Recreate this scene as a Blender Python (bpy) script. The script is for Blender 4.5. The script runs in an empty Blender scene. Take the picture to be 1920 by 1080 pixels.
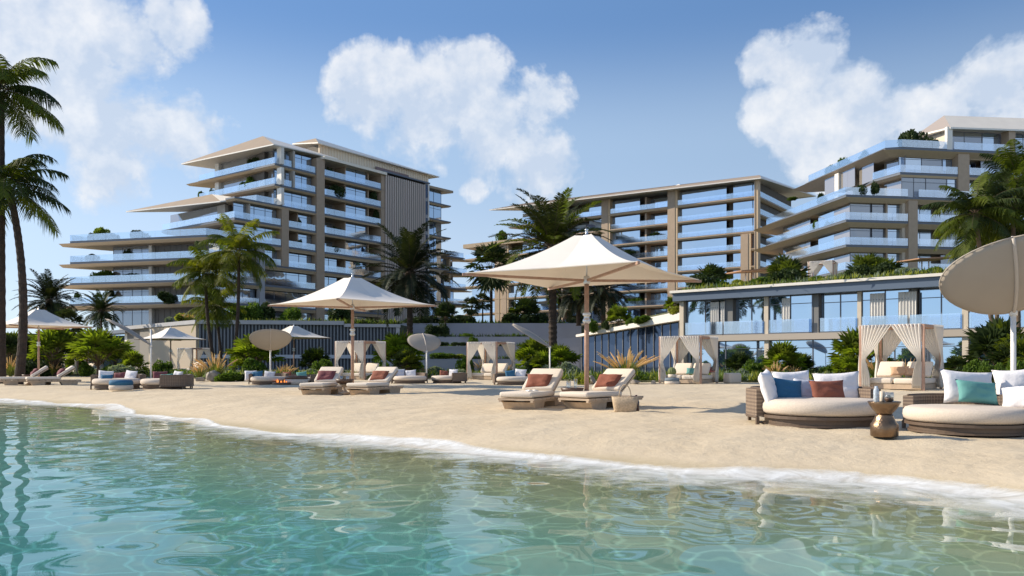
import bpy, bmesh, math, random
import numpy as np
from mathutils import Vector, Matrix, Euler
R = math.radians
F = 1498.0
CX, HY = 960.0, 680.0
CZ = 1.0
scene = bpy.context.scene
COL = scene.collection

def at(px, py, Y):
    """world point on the ray of a photo pixel at distance Y"""
    return Vector(((px-CX)/F*Y, Y, CZ+(HY-py)/F*Y))
def gp(px, Y, z=0.0):
    return Vector(((px-CX)/F*Y, Y, z))

# ---------------------------------------------------------------- materials
MATS = {}
def mat(name, col=(.5,.5,.5), rough=.6, metal=0.0, noise=None, bump=None, alpha=1.0, spec=.5, trans=0.0, subs=None, coat=0.0):
    """noise=(scale, amount) varies the value; bump=(scale, strength, distance)"""
    if name in MATS: return MATS[name]
    m = bpy.data.materials.new(name); m.use_nodes = True
    nt = m.node_tree; p = nt.nodes['Principled BSDF']
    p.inputs['Base Color'].default_value = (*col, 1)
    p.inputs['Roughness'].default_value = rough
    p.inputs['Metallic'].default_value = metal
    p.inputs['Alpha'].default_value = alpha
    p.inputs['Specular IOR Level'].default_value = spec
    p.inputs['Transmission Weight'].default_value = trans
    p.inputs['Coat Weight'].default_value = coat
    tc = nt.nodes.new('ShaderNodeTexCoord')
    if noise:
        n = nt.nodes.new('ShaderNodeTexNoise'); n.inputs['Scale'].default_value = noise[0]; n.inputs['Detail'].default_value = 6
        nt.links.new(tc.outputs['Object'], n.inputs['Vector'])
        mr = nt.nodes.new('ShaderNodeMapRange'); mr.inputs[1].default_value=.3; mr.inputs[2].default_value=.7
        mr.inputs[3].default_value = 1-noise[1]; mr.inputs[4].default_value = 1+noise[1]
        nt.links.new(n.outputs['Fac'], mr.inputs[0])
        mx = nt.nodes.new('ShaderNodeVectorMath'); mx.operation='SCALE'; mx.inputs[0].default_value = col
        nt.links.new(mr.outputs[0], mx.inputs['Scale']); nt.links.new(mx.outputs[0], p.inputs['Base Color'])
    if bump:
        n = nt.nodes.new('ShaderNodeTexNoise'); n.inputs['Scale'].default_value = bump[0]; n.inputs['Detail'].default_value = 4
        nt.links.new(tc.outputs['Object'], n.inputs['Vector'])
        b = nt.nodes.new('ShaderNodeBump'); b.inputs['Strength'].default_value = bump[1]; b.inputs['Distance'].default_value = bump[2]
        nt.links.new(n.outputs['Fac'], b.inputs['Height']); nt.links.new(b.outputs[0], p.inputs['Normal'])
    MATS[name] = m
    return m

# ---------------------------------------------------------------- objects
def link(name, me, m=None, parent=None, loc=None, rz=0.0):
    o = bpy.data.objects.new(name, me)
    COL.objects.link(o)
    if m is not None:
        for mm in (m if isinstance(m, (list, tuple)) else [m]): me.materials.append(mm)
    if parent: o.parent = parent
    if loc is not None: o.location = loc
    if rz: o.rotation_euler.z = rz
    return o
def tag(o, label=None, cat=None, group=None, kind=None):
    if label: o['label'] = label
    if cat: o['category'] = cat
    if group: o['group'] = group
    if kind: o['kind'] = kind
    return o
def empty(name, loc=(0,0,0), rz=0.0, label=None, cat=None, group=None):
    o = bpy.data.objects.new(name, None); COL.objects.link(o)
    o.empty_display_size = .2
    o.location = loc; o.rotation_euler.z = rz
    return tag(o, label, cat, group)
def kids(o): return [c for c in bpy.data.objects if c.parent is o]
def copy_tree(o, loc=None, rz=None, label=None, group=None, parent=None, scale=None, cat=None):
    c = o.copy(); COL.objects.link(c)
    if parent is not None: c.parent = parent
    for ch in list(o.children):
        copy_tree(ch, parent=c)
    if loc is not None: c.location = loc
    if rz is not None: c.rotation_euler.z = rz
    if scale is not None: c.scale = (scale,)*3 if not hasattr(scale,'__len__') else scale
    if label: c['label'] = label
    if group: c['group'] = group
    if cat: c['category'] = cat
    return c

class MB:
    """collects shapes, builds one mesh object"""
    def __init__(s): s.v=[]; s.f=[]; s.mi=[]; s.sm=[]
    def add(s, vs, fs, mi=0, smooth=False):
        b=len(s.v); s.v += [tuple(x) for x in vs]
        for f in fs: s.f.append(tuple(b+i for i in f)); s.mi.append(mi); s.sm.append(smooth)
        return s
    def box(s, x0,x1,y0,y1,z0,z1, M=None, mi=0):
        vs=[(x0,y0,z0),(x1,y0,z0),(x1,y1,z0),(x0,y1,z0),(x0,y0,z1),(x1,y0,z1),(x1,y1,z1),(x0,y1,z1)]
        if M is not None: vs=[M@Vector(v) for v in vs]
        return s.add(vs, [(0,3,2,1),(4,5,6,7),(0,1,5,4),(1,2,6,5),(2,3,7,6),(3,0,4,7)], mi)
    def prism(s, pts, z0, z1, mi=0):
        """pts: plan polygon; z0/z1 number or list"""
        n=len(pts)
        a=z0 if hasattr(z0,'__len__') else [z0]*n; b=z1 if hasattr(z1,'__len__') else [z1]*n
        vs=[(p[0],p[1],a[i]) for i,p in enumerate(pts)]+[(p[0],p[1],b[i]) for i,p in enumerate(pts)]
        ar=sum(pts[i][0]*pts[(i+1)%n][1]-pts[(i+1)%n][0]*pts[i][1] for i in range(n))
        bot=tuple(range(n)); top=tuple(range(n,2*n))
        fs=[bot[::-1],top]+[(i,(i+1)%n,n+(i+1)%n,n+i) for i in range(n)]
        if ar<0: fs=[f[::-1] for f in fs]
        return s.add(vs,fs,mi)
    def loft(s, rings, mi=0, closed=True, cap=True, smooth=False):
        n=len(rings[0]); vs=[p for r in rings for p in r]; fs=[]
        for k in range(len(rings)-1):
            for i in range(n if closed else n-1):
                j=(i+1)%n
                fs.append((k*n+i,k*n+j,(k+1)*n+j,(k+1)*n+i))
        if cap and closed: fs += [tuple(range(n))[::-1], tuple(range((len(rings)-1)*n, len(rings)*n))]
        return s.add(vs,fs,mi,smooth)
    def tube(s, pts, rad, n=8, mi=0, smooth=True, cap=True):
        pts=[Vector(p) for p in pts]; m=len(pts)
        rr=rad if hasattr(rad,'__len__') else [rad]*m
        rings=[]
        up=None
        for k in range(m):
            d=(pts[min(k+1,m-1)]-pts[max(k-1,0)]).normalized()
            a=Vector((0,0,1)) if abs(d.z)<.9 else Vector((1,0,0))
            if up is not None: a=up
            x=d.cross(a).normalized(); y=x.cross(d).normalized(); up=y
            rings.append([pts[k]+x*math.cos(2*math.pi*i/n)*rr[k]+y*math.sin(2*math.pi*i/n)*rr[k] for i in range(n)])
        return s.loft(rings, mi, True, cap, smooth)
    def lathe(s, prof, n=24, c=(0,0,0), mi=0, smooth=True, sx=1, sy=1):
        """prof [(r,z)...] from bottom up"""
        rings=[[Vector((c[0]+r*sx*math.cos(2*math.pi*i/n), c[1]+r*sy*math.sin(2*math.pi*i/n), c[2]+z)) for i in range(n)] for r,z in prof]
        return s.loft(rings, mi, True, True, smooth)
    def beam(s, a, b, w, h, mi=0, up=Vector((0,0,1))):
        """box between two points, w across, h along up"""
        a=Vector(a); b=Vector(b); d=(b-a)
        if d.length<1e-6: return s
        dn=d.normalized()
        if abs(dn.dot(up))>.98: up=Vector((0,1,0))
        x=dn.cross(up).normalized()*w/2; y=x.cross(dn).normalized()*h/2
        vs=[a-x-y,a+x-y,a+x+y,a-x+y,b-x-y,b+x-y,b+x+y,b-x+y]
        return s.add(vs,[(0,3,2,1),(4,5,6,7),(0,1,5,4),(1,2,6,5),(2,3,7,6),(3,0,4,7)][:0]+[(0,1,2,3),(7,6,5,4),(4,5,1,0),(5,6,2,1),(6,7,3,2),(7,4,0,3)],mi)
    def mesh(s, name='m'):
        me=bpy.data.meshes.new(name); me.from_pydata(s.v,[],s.f)
        if s.mi:
            me.polygons.foreach_set('material_index', s.mi)
            me.polygons.foreach_set('use_smooth', s.sm)
        me.update(); return me
    def build(s, name, m, parent=None, label=None, loc=None, rz=0.0, bevel=0.0, subs=0):
        me=s.mesh(name); o=link(name, me, m, parent, loc, rz)
        if label: o['label']=label
        if bevel:
            b=o.modifiers.new('b','BEVEL'); b.width=bevel; b.segments=2; b.limit_method='ANGLE'; b.angle_limit=R(40)
        if subs:
            b=o.modifiers.new('s','SUBSURF'); b.levels=subs; b.render_levels=subs
        return o
# ================================================================ camera, light, sky
cam = bpy.data.cameras.new('camera'); cam_o = bpy.data.objects.new('camera', cam); COL.objects.link(cam_o)
cam_o.location = (0,0,CZ); cam_o.rotation_euler = (R(90),0,0)
cam.sensor_width = 36; cam.lens = 36*F/1920; cam.shift_y = (HY-540)/1920
cam.clip_start=.1; cam.clip_end = 20000
scene.camera = cam_o
SUN_ELEV, SUN_AZ = 31.0, 12.0      # azimuth: degrees behind the picture's left
sd = Vector((-math.cos(R(SUN_AZ))*math.cos(R(SUN_ELEV)), math.sin(R(SUN_AZ))*math.cos(R(SUN_ELEV)), math.sin(R(SUN_ELEV))))
sl = bpy.data.lights.new('sun','SUN'); sl.energy = 4.9; sl.angle = R(.5); sl.color=(1,.885,.715)
so = bpy.data.objects.new('sun', sl); COL.objects.link(so); so.rotation_euler = (-sd).to_track_quat('-Z','Y').to_euler()
scene.view_settings.view_transform='Standard'; scene.view_settings.look='None'
scene.view_settings.exposure = 0.3; scene.view_settings.gamma=1
cy = scene.cycles
cy.max_bounces=8; cy.transparent_max_bounces=24; cy.glossy_bounces=4; cy.transmission_bounces=6; cy.diffuse_bounces=3
cy.caustics_reflective=False; cy.caustics_refractive=False; cy.sample_clamp_indirect=6

w = bpy.data.worlds.new('World'); scene.world=w; w.use_nodes=True
w.cycles.sampling_method='MANUAL'; w.cycles.sample_map_resolution=256
nt=w.node_tree; N=nt.nodes; L=nt.links
bg=N['Background']
sky=N.new('ShaderNodeTexSky'); sky.sky_type='NISHITA'; sky.sun_disc=False
sky.sun_elevation=R(SUN_ELEV); sky.sun_rotation=math.atan2(sd.x, sd.y)
sky.altitude=0; sky.air_density=1.0; sky.dust_density=.6; sky.ozone_density=2.5
bg.inputs['Strength'].default_value=.085
tc=N.new('ShaderNodeTexCoord')
def vm(op,a=None,b=None,sc=None):
    n=N.new('ShaderNodeVectorMath'); n.operation=op
    for i,x in enumerate((a,b)):
        if x is None: continue
        if hasattr(x,'is_linked') or hasattr(x,'links'): L.new(x,n.inputs[i])
        else: n.inputs[i].default_value=x
    if sc is not None: n.inputs['Scale'].default_value=sc
    return n
def mth(op,a,b=None,clamp=False):
    n=N.new('ShaderNodeMath'); n.operation=op; n.use_clamp=clamp
    for i,x in enumerate((a,b)):
        if x is None: continue
        if hasattr(x,'links'): L.new(x,n.inputs[i])
        else: n.inputs[i].default_value=x
    return n.outputs[0]
# sky tint: bring the air's blue to the photograph's, paler toward the horizon
sep=N.new('ShaderNodeSeparateXYZ'); L.new(tc.outputs['Generated'],sep.inputs[0])
zz=sep.outputs['Z']
# clouds: soft blobs at directions in the sky, broken up by noise
no=N.new('ShaderNodeTexNoise'); no.inputs['Scale'].default_value=6.5; no.inputs['Detail'].default_value=7; no.inputs['Roughness'].default_value=.6
no.inputs['Distortion'].default_value=.25
L.new(tc.outputs['Generated'],no.inputs['Vector'])
CLOUDS=[ # px,py,radius(px),weight
 (60,110,150,1.0),(150,150,150,1),(235,90,110,.85),(330,45,75,.9),(200,230,150,1.0),(270,240,110,.95),(330,255,100,.85),(210,320,95,.9),(20,60,110,.8),
 (700,190,110,1.0),(800,210,120,1),(880,160,85,1.0),(920,240,110,1),(1000,290,95,.95),(1010,200,70,.9),(760,260,90,.8),
 (1440,105,60,.95),(1520,110,85,1.05),(1580,190,95,1.05),(1450,215,60,.95),(1530,240,90,1),(1600,270,90,1),(1700,210,60,.9),(1640,230,70,.9),(1880,160,90,1),(1930,200,90,1),(1780,215,70,.8),(890,352,30,.7)]
acc=None
for px,py,r,wt in CLOUDS:
    d=Vector(((px-CX)/F,1,(HY-py)/F)).normalized()
    rad=math.atan(r*1.15/F)
    dist=vm('DISTANCE',tc.outputs['Generated'],tuple(d)).outputs['Value']
    v=mth('MULTIPLY',mth('SUBTRACT',1.0,mth('DIVIDE',dist,rad),True),wt)
    v=mth('POWER',v,.7)
    acc = v if acc is None else mth('MAXIMUM',acc,v)
# loose clouds in the rest of the sky (behind the viewer)
no2=N.new('ShaderNodeTexNoise'); no2.inputs['Scale'].default_value=2.2; no2.inputs['Detail'].default_value=3
L.new(tc.outputs['Generated'],no2.inputs['Vector'])
back=mth('MULTIPLY',mth('MULTIPLY',mth('SUBTRACT',no2.outputs['Fac'],.47,True),6.0,True),mth('MULTIPLY',mth('MULTIPLY',sep.outputs['Y'],-1.0),2.0,True))
no3=N.new('ShaderNodeTexNoise'); no3.inputs['Scale'].default_value=22; no3.inputs['Detail'].default_value=4; no3.inputs['Roughness'].default_value=.6
L.new(tc.outputs['Generated'],no3.inputs['Vector'])
nn=mth('ADD',mth('MULTIPLY',mth('SUBTRACT',no.outputs['Fac'],.5),2.2),mth('MULTIPLY',mth('SUBTRACT',no3.outputs['Fac'],.5),.8))
dens=mth('MULTIPLY',mth('SUBTRACT',mth('ADD',acc,nn),.28),3.7,True)
dens=mth('MULTIPLY',dens,mth('MULTIPLY',acc,6.0,True))
dens=mth('MAXIMUM',dens,mth('MULTIPLY',back,.8))
dens=mth('MULTIPLY',dens,.86)
ccol=N.new('ShaderNodeMix'); ccol.data_type='RGBA'
ccol.inputs['A'].default_value=(5.9,6.8,8.2,1); ccol.inputs['B'].default_value=(9.2,9.3,9.5,1)
L.new(mth('MULTIPLY',mth('SUBTRACT',mth('ADD',no3.outputs['Fac'],mth('MULTIPLY',nn,.5)),.35),2.2,True),ccol.inputs['Factor'])
ramp=N.new('ShaderNodeValToRGB'); ramp.color_ramp.interpolation='EASE'
cr=ramp.color_ramp; cr.elements[0].position=0; cr.elements[0].color=(.76,.92,1.06,1); cr.elements[1].position=1; cr.elements[1].color=(.14,.26,.52,1)
for p_,c_ in ((.12,(.64,.80,1.0)),(.25,(.50,.69,.94)),(.40,(.18,.36,.70)),(.6,(.13,.28,.58))):
    e=cr.elements.new(p_); e.color=(*c_,1)
L.new(zz,ramp.inputs[0])
tint=N.new('ShaderNodeMix'); tint.data_type='RGBA'; tint.inputs['Factor'].default_value=.8
rs=vm('SCALE',ramp.outputs['Color'])
L.new(mth('MULTIPLY',mth('SUBTRACT',1.0,mth('MULTIPLY',sep.outputs['X'],.30)),8.4),rs.inputs['Scale']); ns=vm('MULTIPLY',sky.outputs['Color'],(1.2,1.3,1.5))
L.new(ns.outputs[0],tint.inputs['A']); L.new(rs.outputs[0],tint.inputs['B'])
mix=N.new('ShaderNodeMix'); mix.data_type='RGBA'
L.new(dens,mix.inputs['Factor']); L.new(tint.outputs['Result'],mix.inputs['A']); L.new(ccol.outputs['Result'],mix.inputs['B'])
L.new(mix.outputs['Result'],bg.inputs['Color'])

# ================================================================ beach, lagoon
WZ=-0.30
WAVE=0.33
SH=[(-200,742),(0,752),(100,757),(200,768),(300,785),(400,800),(520,812),(640,825),(760,838),(860,850),(960,858),(1060,866),(1160,874),(1260,885),(1360,893),(1500,898),(1620,905),(1750,920),(1850,932),(1920,943),(2100,965)]
shore=[((px-CX)/F*((CZ-WZ)*F/(py-HY)), (CZ-WZ)*F/(py-HY)) for px,py in SH]
shore=[(-70,40),(-40,33)]+shore+[(9,3),(16,-6),(30,-20)]
SP=np.array(shore)
def shore_dist(x,y):
    """signed distance to the waterline, + on land"""
    x=np.asarray(x,float); y=np.asarray(y,float)
    best=np.full(x.shape,1e9); sg=np.ones(x.shape)
    for (ax,ay),(bx,by) in zip(SP[:-1],SP[1:]):
        dx,dy=bx-ax,by-ay; t=np.clip(((x-ax)*dx+(y-ay)*dy)/(dx*dx+dy*dy),0,1)
        ex,ey=x-(ax+t*dx),y-(ay+t*dy); d=np.hypot(ex,ey)
        s=np.where((x-ax)*dy-(y-ay)*dx<0,1,-1)
        m=d<best; best=np.where(m,d,best); sg=np.where(m,s,sg)
    return best*sg
def sand_z(x,y):
    d=shore_dist(x,y)
    land=-.30+.30*(1-np.exp(-np.clip(d,0,None)/1.3))
    sea=WZ-1.5*(1-np.exp(-np.clip(-d,0,None)/6.5))
    z=np.where(d>0,land,sea)
    return z
def sz(x,y): return float(sand_z(np.array([x]),np.array([y]))[0])
rng=np.random.default_rng(4)
def wavesum(x,y,lams,amps,seed,spread=math.pi,cdir=0.0):
    r=np.random.default_rng(seed); z=np.zeros_like(x)
    for l,a in zip(lams,amps):
        th=cdir+r.uniform(-spread,spread); k=2*math.pi/l; ph=r.uniform(0,6.28)
        z+=a*np.sin(k*(x*math.cos(th)+y*math.sin(th))+ph)
    return z
def grid_mesh(name,xf,ys,zf,nx):
    ys=np.array(ys); ny=len(ys)
    U=np.linspace(-1,1,nx)
    X=np.array([xf(y)*U for y in ys]).ravel(); Y=np.repeat(ys,nx); Z=zf(X,Y)
    me=bpy.data.meshes.new(name)
    me.vertices.add(nx*ny); me.vertices.foreach_set('co',np.stack([X,Y,Z],1).ravel())
    i=np.arange(ny-1)[:,None]*nx+np.arange(nx-1)[None,:]
    q=np.stack([i,i+1,i+nx+1,i+nx],-1).reshape(-1,4)
    me.loops.add(q.size); me.polygons.add(len(q))
    me.loops.foreach_set('vertex_index',q.ravel()); me.polygons.foreach_set('loop_start',np.arange(len(q))*4)
    me.polygons.foreach_set('use_smooth',np.ones(len(q),bool)); me.update(); me.validate()
    return me
# sand: one sheet to the horizon
ys=list(np.linspace(-12,3,20))+list(np.geomspace(3.2,60,420))+list(np.geomspace(62,9000,30))
def sandf(x,y):
    z=sand_z(x,y)
    d=shore_dist(x,y); dry=np.clip((d-.4)/1.5,0,1)
    near=np.clip((70-y)/40,0,1)
    b=wavesum(x,y,[5,3.7,2.6,1.9,1.4,1.1,.8,.63,.5,.42],[.010,.009,.008,.008,.007,.006,.005,.0045,.004,.003],3)
    lump=np.abs(wavesum(x,y,[1.3,.9,.7,.55,.47],[.012]*5,8))-.015
    return z+(b*.8+lump*.35)*dry*near
me=grid_mesh('beach_sand',lambda y: max(30.0, abs(y)*1.1+16),ys,sandf,360)
sm=bpy.data.materials.new('sand'); sm.use_nodes=True
def sandmat(m):
    nt=m.node_tree; p=nt.nodes['Principled BSDF']; p.inputs['Roughness'].default_value=.9; p.inputs['Specular IOR Level'].default_value=.15
    g=nt.nodes.new('ShaderNodeNewGeometry'); 
    def noise(s,d=6,r=.6):
        n=nt.nodes.new('ShaderNodeTexNoise'); n.inputs['Scale'].default_value=s; n.inputs['Detail'].default_value=d; n.inputs['Roughness'].default_value=r
        nt.links.new(g.outputs['Position'],n.inputs['Vector']); return n
    n1=noise(.6); n2=noise(9,8,.65); n3=noise(60,3)
    cr=nt.nodes.new('ShaderNodeValToRGB'); cr.color_ramp.elements[0].position=.3; cr.color_ramp.elements[1].position=.72
    cr.color_ramp.elements[0].color=(.55,.45,.315,1); cr.color_ramp.elements[1].color=(.69,.585,.43,1)
    mx=nt.nodes.new('ShaderNodeMath'); mx.operation='ADD'
    s1=nt.nodes.new('ShaderNodeMath'); s1.operation='MULTIPLY'; s1.inputs[1].default_value=.55; nt.links.new(n1.outputs[0],s1.inputs[0])
    s2=nt.nodes.new('ShaderNodeMath'); s2.operation='MULTIPLY'; s2.inputs[1].default_value=.45; nt.links.new(n2.outputs[0],s2.inputs[0])
    nt.links.new(s1.outputs[0],mx.inputs[0]); nt.links.new(s2.outputs[0],mx.inputs[1]); nt.links.new(mx.outputs[0],cr.inputs[0])
    # wet at the swash line, further out, the water's light absorption painted into the bed
    sp=nt.nodes.new('ShaderNodeSeparateXYZ'); nt.links.new(g.outputs['Position'],sp.inputs[0])
    wr=nt.nodes.new('ShaderNodeValToRGB'); e=wr.color_ramp.elements
    mr=nt.nodes.new('ShaderNodeMapRange'); mr.inputs[1].default_value=-2.2; mr.inputs[2].default_value=0; nt.links.new(sp.outputs['Z'],mr.inputs[0])
    e[0].position=0; e[0].color=(.02,.42,.56,1); e[1].position=1; e[1].color=(1,1,1,1)
    for zz_,c_ in ((-1.7,(.015,.24,.46)),(-1.25,(.06,.40,.62)),(-.85,(.20,.60,.74)),(-.55,(.52,.66,.60)),(-.36,(.70,.70,.58)),(-.27,(.72,.72,.66)),(-.20,(1,1,1))):
        q=e.new((zz_+2.2)/2.2); q.color=(*c_,1)
    nt.links.new(mr.outputs[0],wr.inputs[0])
    sc=nt.nodes.new('ShaderNodeVectorMath'); sc.operation='MULTIPLY'; nt.links.new(cr.outputs[0],sc.inputs[0]); nt.links.new(wr.outputs[0],sc.inputs[1])
    nt.links.new(sc.outputs[0],p.inputs['Base Color'])
    b=nt.nodes.new('ShaderNodeBump'); b.inputs['Distance'].default_value=.05
    st=nt.nodes.new('ShaderNodeMapRange'); st.inputs[1].default_value=-.32; st.inputs[2].default_value=-.15; st.inputs[3].default_value=.03; st.inputs[4].default_value=.42; nt.links.new(sp.outputs['Z'],st.inputs[0]); nt.links.new(st.outputs[0],b.inputs['Strength'])
    b2=nt.nodes.new('ShaderNodeBump'); b2.inputs['Strength'].default_value=.4; b2.inputs['Distance'].default_value=.006
    vo=nt.nodes.new('ShaderNodeTexVoronoi'); vo.feature='SMOOTH_F1'; vo.inputs['Scale'].default_value=2.6; vo.inputs['Smoothness'].default_value=.6
    wv=nt.nodes.new('ShaderNodeVectorMath'); wv.operation='MULTIPLY_ADD'; wv.inputs[1].default_value=(.5,.5,0); nt.links.new(n1.outputs['Color'],wv.inputs[0]); nt.links.new(g.outputs['Position'],wv.inputs[2]); nt.links.new(wv.outputs[0],vo.inputs['Vector'])
    vs_=nt.nodes.new('ShaderNodeMath'); vs_.operation='MULTIPLY'; vs_.inputs[1].default_value=1.1; nt.links.new(vo.outputs['Distance'],vs_.inputs[0])
    va_=nt.nodes.new('ShaderNodeMath'); va_.operation='ADD'; nt.links.new(vs_.outputs[0],va_.inputs[0]); nt.links.new(n2.outputs[0],va_.inputs[1])
    nt.links.new(va_.outputs[0],b.inputs['Height']); nt.links.new(n3.outputs[0],b2.inputs['Height']); nt.links.new(b.outputs[0],b2.inputs['Normal']); nt.links.new(b2.outputs[0],p.inputs['Normal'])
sandmat(sm)
beach=link('beach_sand',me,sm); tag(beach,kind='structure')

# water surface
wy=list(np.linspace(-14,3,60))+list(np.geomspace(3.05,32,520))+list(np.linspace(33,60,20))
def wavef(x,y):
    d=shore_dist(x,y); fade=np.clip(-d/2.2,.15,1)
    z=wavesum(x,y,[2.6,2.1,1.7,1.4,1.15,.95,.8,.68,.6,.52,.45,.4],np.array([.0058,.0052,.005,.0052,.0048,.0042,.0038,.0032,.0026,.002,.0015,.0011])*WAVE,11)
    # sharpen crests a little
    z2=wavesum(x,y,[3.7,5.1,1.9],[.003,.004,.002],17)
    return WZ+(z+z2*.7)*fade

wme=grid_mesh('lagoon_water',lambda y: max(14.0,abs(y)*.72+6),wy,wavef,460)
wm=bpy.data.materials.new('water'); wm.use_nodes=True
def watermat(m):
    nt=m.node_tree; N=nt.nodes; L=nt.links; N.remove(N['Principled BSDF']); out=N['Material Output']
    g=N.new('ShaderNodeNewGeometry')
    mp=N.new('ShaderNodeVectorMath'); mp.operation='MULTIPLY'; mp.inputs[1].default_value=(1,1,0); L.new(g.outputs['Position'],mp.inputs[0])
    n1=N.new('ShaderNodeTexNoise'); n1.inputs['Scale'].default_value=4.0; n1.inputs['Detail'].default_value=.5; L.new(mp.outputs[0],n1.inputs['Vector'])
    pass
    gl=N.new('ShaderNodeBsdfGlossy'); gl.inputs['Roughness'].default_value=.02; gl.inputs['Color'].default_value=(.95,.97,1,1); 
    # painted caustic light: a net of bright lines in what the surface lets through
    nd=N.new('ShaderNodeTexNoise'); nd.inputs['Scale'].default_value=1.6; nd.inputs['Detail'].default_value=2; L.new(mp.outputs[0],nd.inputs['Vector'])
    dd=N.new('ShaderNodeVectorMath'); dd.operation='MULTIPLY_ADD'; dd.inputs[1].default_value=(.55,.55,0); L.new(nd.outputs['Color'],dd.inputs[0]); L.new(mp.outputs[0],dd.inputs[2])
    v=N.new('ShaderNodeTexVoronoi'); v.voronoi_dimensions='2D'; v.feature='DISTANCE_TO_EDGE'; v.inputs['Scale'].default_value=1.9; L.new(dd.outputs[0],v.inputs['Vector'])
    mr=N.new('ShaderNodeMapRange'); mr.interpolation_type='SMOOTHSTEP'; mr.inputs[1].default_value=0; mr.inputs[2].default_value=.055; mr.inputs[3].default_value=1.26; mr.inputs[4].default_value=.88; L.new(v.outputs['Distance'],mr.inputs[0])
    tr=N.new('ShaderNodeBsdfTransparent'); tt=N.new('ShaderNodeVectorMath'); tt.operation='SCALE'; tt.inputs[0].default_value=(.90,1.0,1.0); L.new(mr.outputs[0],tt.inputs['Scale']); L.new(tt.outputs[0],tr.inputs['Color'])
    dt=N.new('ShaderNodeVectorMath'); dt.operation='DOT_PRODUCT'; L.new(g.outputs['Normal'],dt.inputs[0]); L.new(g.outputs['Incoming'],dt.inputs[1])
    ab=N.new('ShaderNodeMath'); ab.operation='ABSOLUTE'; L.new(dt.outputs['Value'],ab.inputs[0])
    om=N.new('ShaderNodeMath'); om.operation='SUBTRACT'; om.inputs[0].default_value=1; om.use_clamp=True; L.new(ab.outputs[0],om.inputs[1])
    pw=N.new('ShaderNodeMath'); pw.operation='POWER'; pw.inputs[1].default_value=5; L.new(om.outputs[0],pw.inputs[0])
    fr=N.new('ShaderNodeMath'); fr.operation='MULTIPLY_ADD'; fr.inputs[1].default_value=.72; fr.inputs[2].default_value=.02; L.new(pw.outputs[0],fr.inputs[0]); 
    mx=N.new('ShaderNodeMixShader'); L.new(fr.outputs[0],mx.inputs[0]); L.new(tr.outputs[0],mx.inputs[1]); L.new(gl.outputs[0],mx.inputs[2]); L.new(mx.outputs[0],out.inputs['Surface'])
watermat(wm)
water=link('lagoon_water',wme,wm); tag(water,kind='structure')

# foam and swash along the waterline
def foam():
    pts=[Vector((x,y)) for x,y in shore[2:-2]]
    P=[]
    for a,b_ in zip(pts[:-1],pts[1:]):
        n=max(2,int((b_-a).length/.12)); P+=[a.lerp(b_,i/n) for i in range(n)]
    # smooth
    for _ in range(6): P=[P[0]]+[(P[i-1]+P[i]*2+P[i+1])/4 for i in range(1,len(P)-1)]+[P[-1]]
    K=14; vs=[];val=[]
    lo=[];
    for i,p in enumerate(P):
        d=(P[min(i+1,len(P)-1)]-P[max(i-1,0)]).normalized(); nrm=Vector((-d.y,d.x))    # toward land
        wob=.16*math.sin(i*.11)+.10*math.sin(i*.047+2)+.05*math.sin(i*.31)
        for k in range(K+1):
            t=k/K; off=.26+wob-(1.35+.45*math.sin(i*.023+1)+.25*math.sin(i*.09))*t
            q=p+nrm*off; vs.append((q.x,q.y,0)); val.append(t)
    A_=np.array(vs); z=sand_z(A_[:,0],A_[:,1]); A_[:,2]=np.maximum(z+.012,WZ+.013)
    m=K+1; fs=[(i*m+k,i*m+k+1,(i+1)*m+k+1,(i+1)*m+k) for i in range(len(P)-1) for k in range(K)]
    me=bpy.data.meshes.new('sea_foam'); me.from_pydata([tuple(v) for v in A_],[],fs)
    at_=me.attributes.new('across','FLOAT','POINT'); at_.data.foreach_set('value',val); 
    me.polygons.foreach_set('use_smooth',[True]*len(fs)); me.update()
    m_=bpy.data.materials.new('foam'); m_.use_nodes=True; nt=m_.node_tree; N=nt.nodes; L=nt.links; N.remove(N['Principled BSDF'])
    a=N.new('ShaderNodeAttribute'); a.attribute_name='across'
    g=N.new('ShaderNodeNewGeometry')
    n1=N.new('ShaderNodeTexNoise'); n1.inputs['Scale'].default_value=2.4; n1.inputs['Detail'].default_value=10; n1.inputs['Roughness'].default_value=.68; n1.inputs['Distortion'].default_value=.8; L.new(g.outputs['Position'],n1.inputs['Vector'])
    cr=N.new('ShaderNodeValToRGB'); e=cr.color_ramp.elements; e[0].position=0; e[0].color=(0,0,0,1); e[1].position=1; e[1].color=(0,0,0,1)
    for p_,v_ in ((.04,.5),(.10,.98),(.22,.80),(.42,.58),(.72,.30)): q=e.new(p_); q.color=(v_,v_,v_,1)
    L.new(a.outputs['Fac'],cr.inputs[0])
    ad=N.new('ShaderNodeMath'); ad.operation='ADD'; L.new(cr.outputs[0],ad.inputs[0])
    m1=N.new('ShaderNodeMath'); m1.operation='MULTIPLY_ADD'; m1.inputs[1].default_value=1.9; m1.inputs[2].default_value=-1.08; L.new(n1.outputs[0],m1.inputs[0]); L.new(m1.outputs[0],ad.inputs[1])
    mr=N.new('ShaderNodeMapRange'); mr.inputs[1].default_value=.0; mr.inputs[2].default_value=1.05; mr.inputs[3].default_value=0; mr.inputs[4].default_value=.9; L.new(ad.outputs[0],mr.inputs[0])
    df=N.new('ShaderNodeBsdfDiffuse'); df.inputs['Color'].default_value=(.86,.88,.88,1); tr=N.new('ShaderNodeBsdfTransparent')
    mx=N.new('ShaderNodeMixShader'); L.new(mr.outputs[0],mx.inputs[0]); L.new(tr.outputs[0],mx.inputs[1]); L.new(df.outputs[0],mx.inputs[2]); L.new(mx.outputs[0],N['Material Output'].inputs['Surface'])
    o=link('sea_foam',me,m_); tag(o,kind='stuff')
foam()
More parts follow.
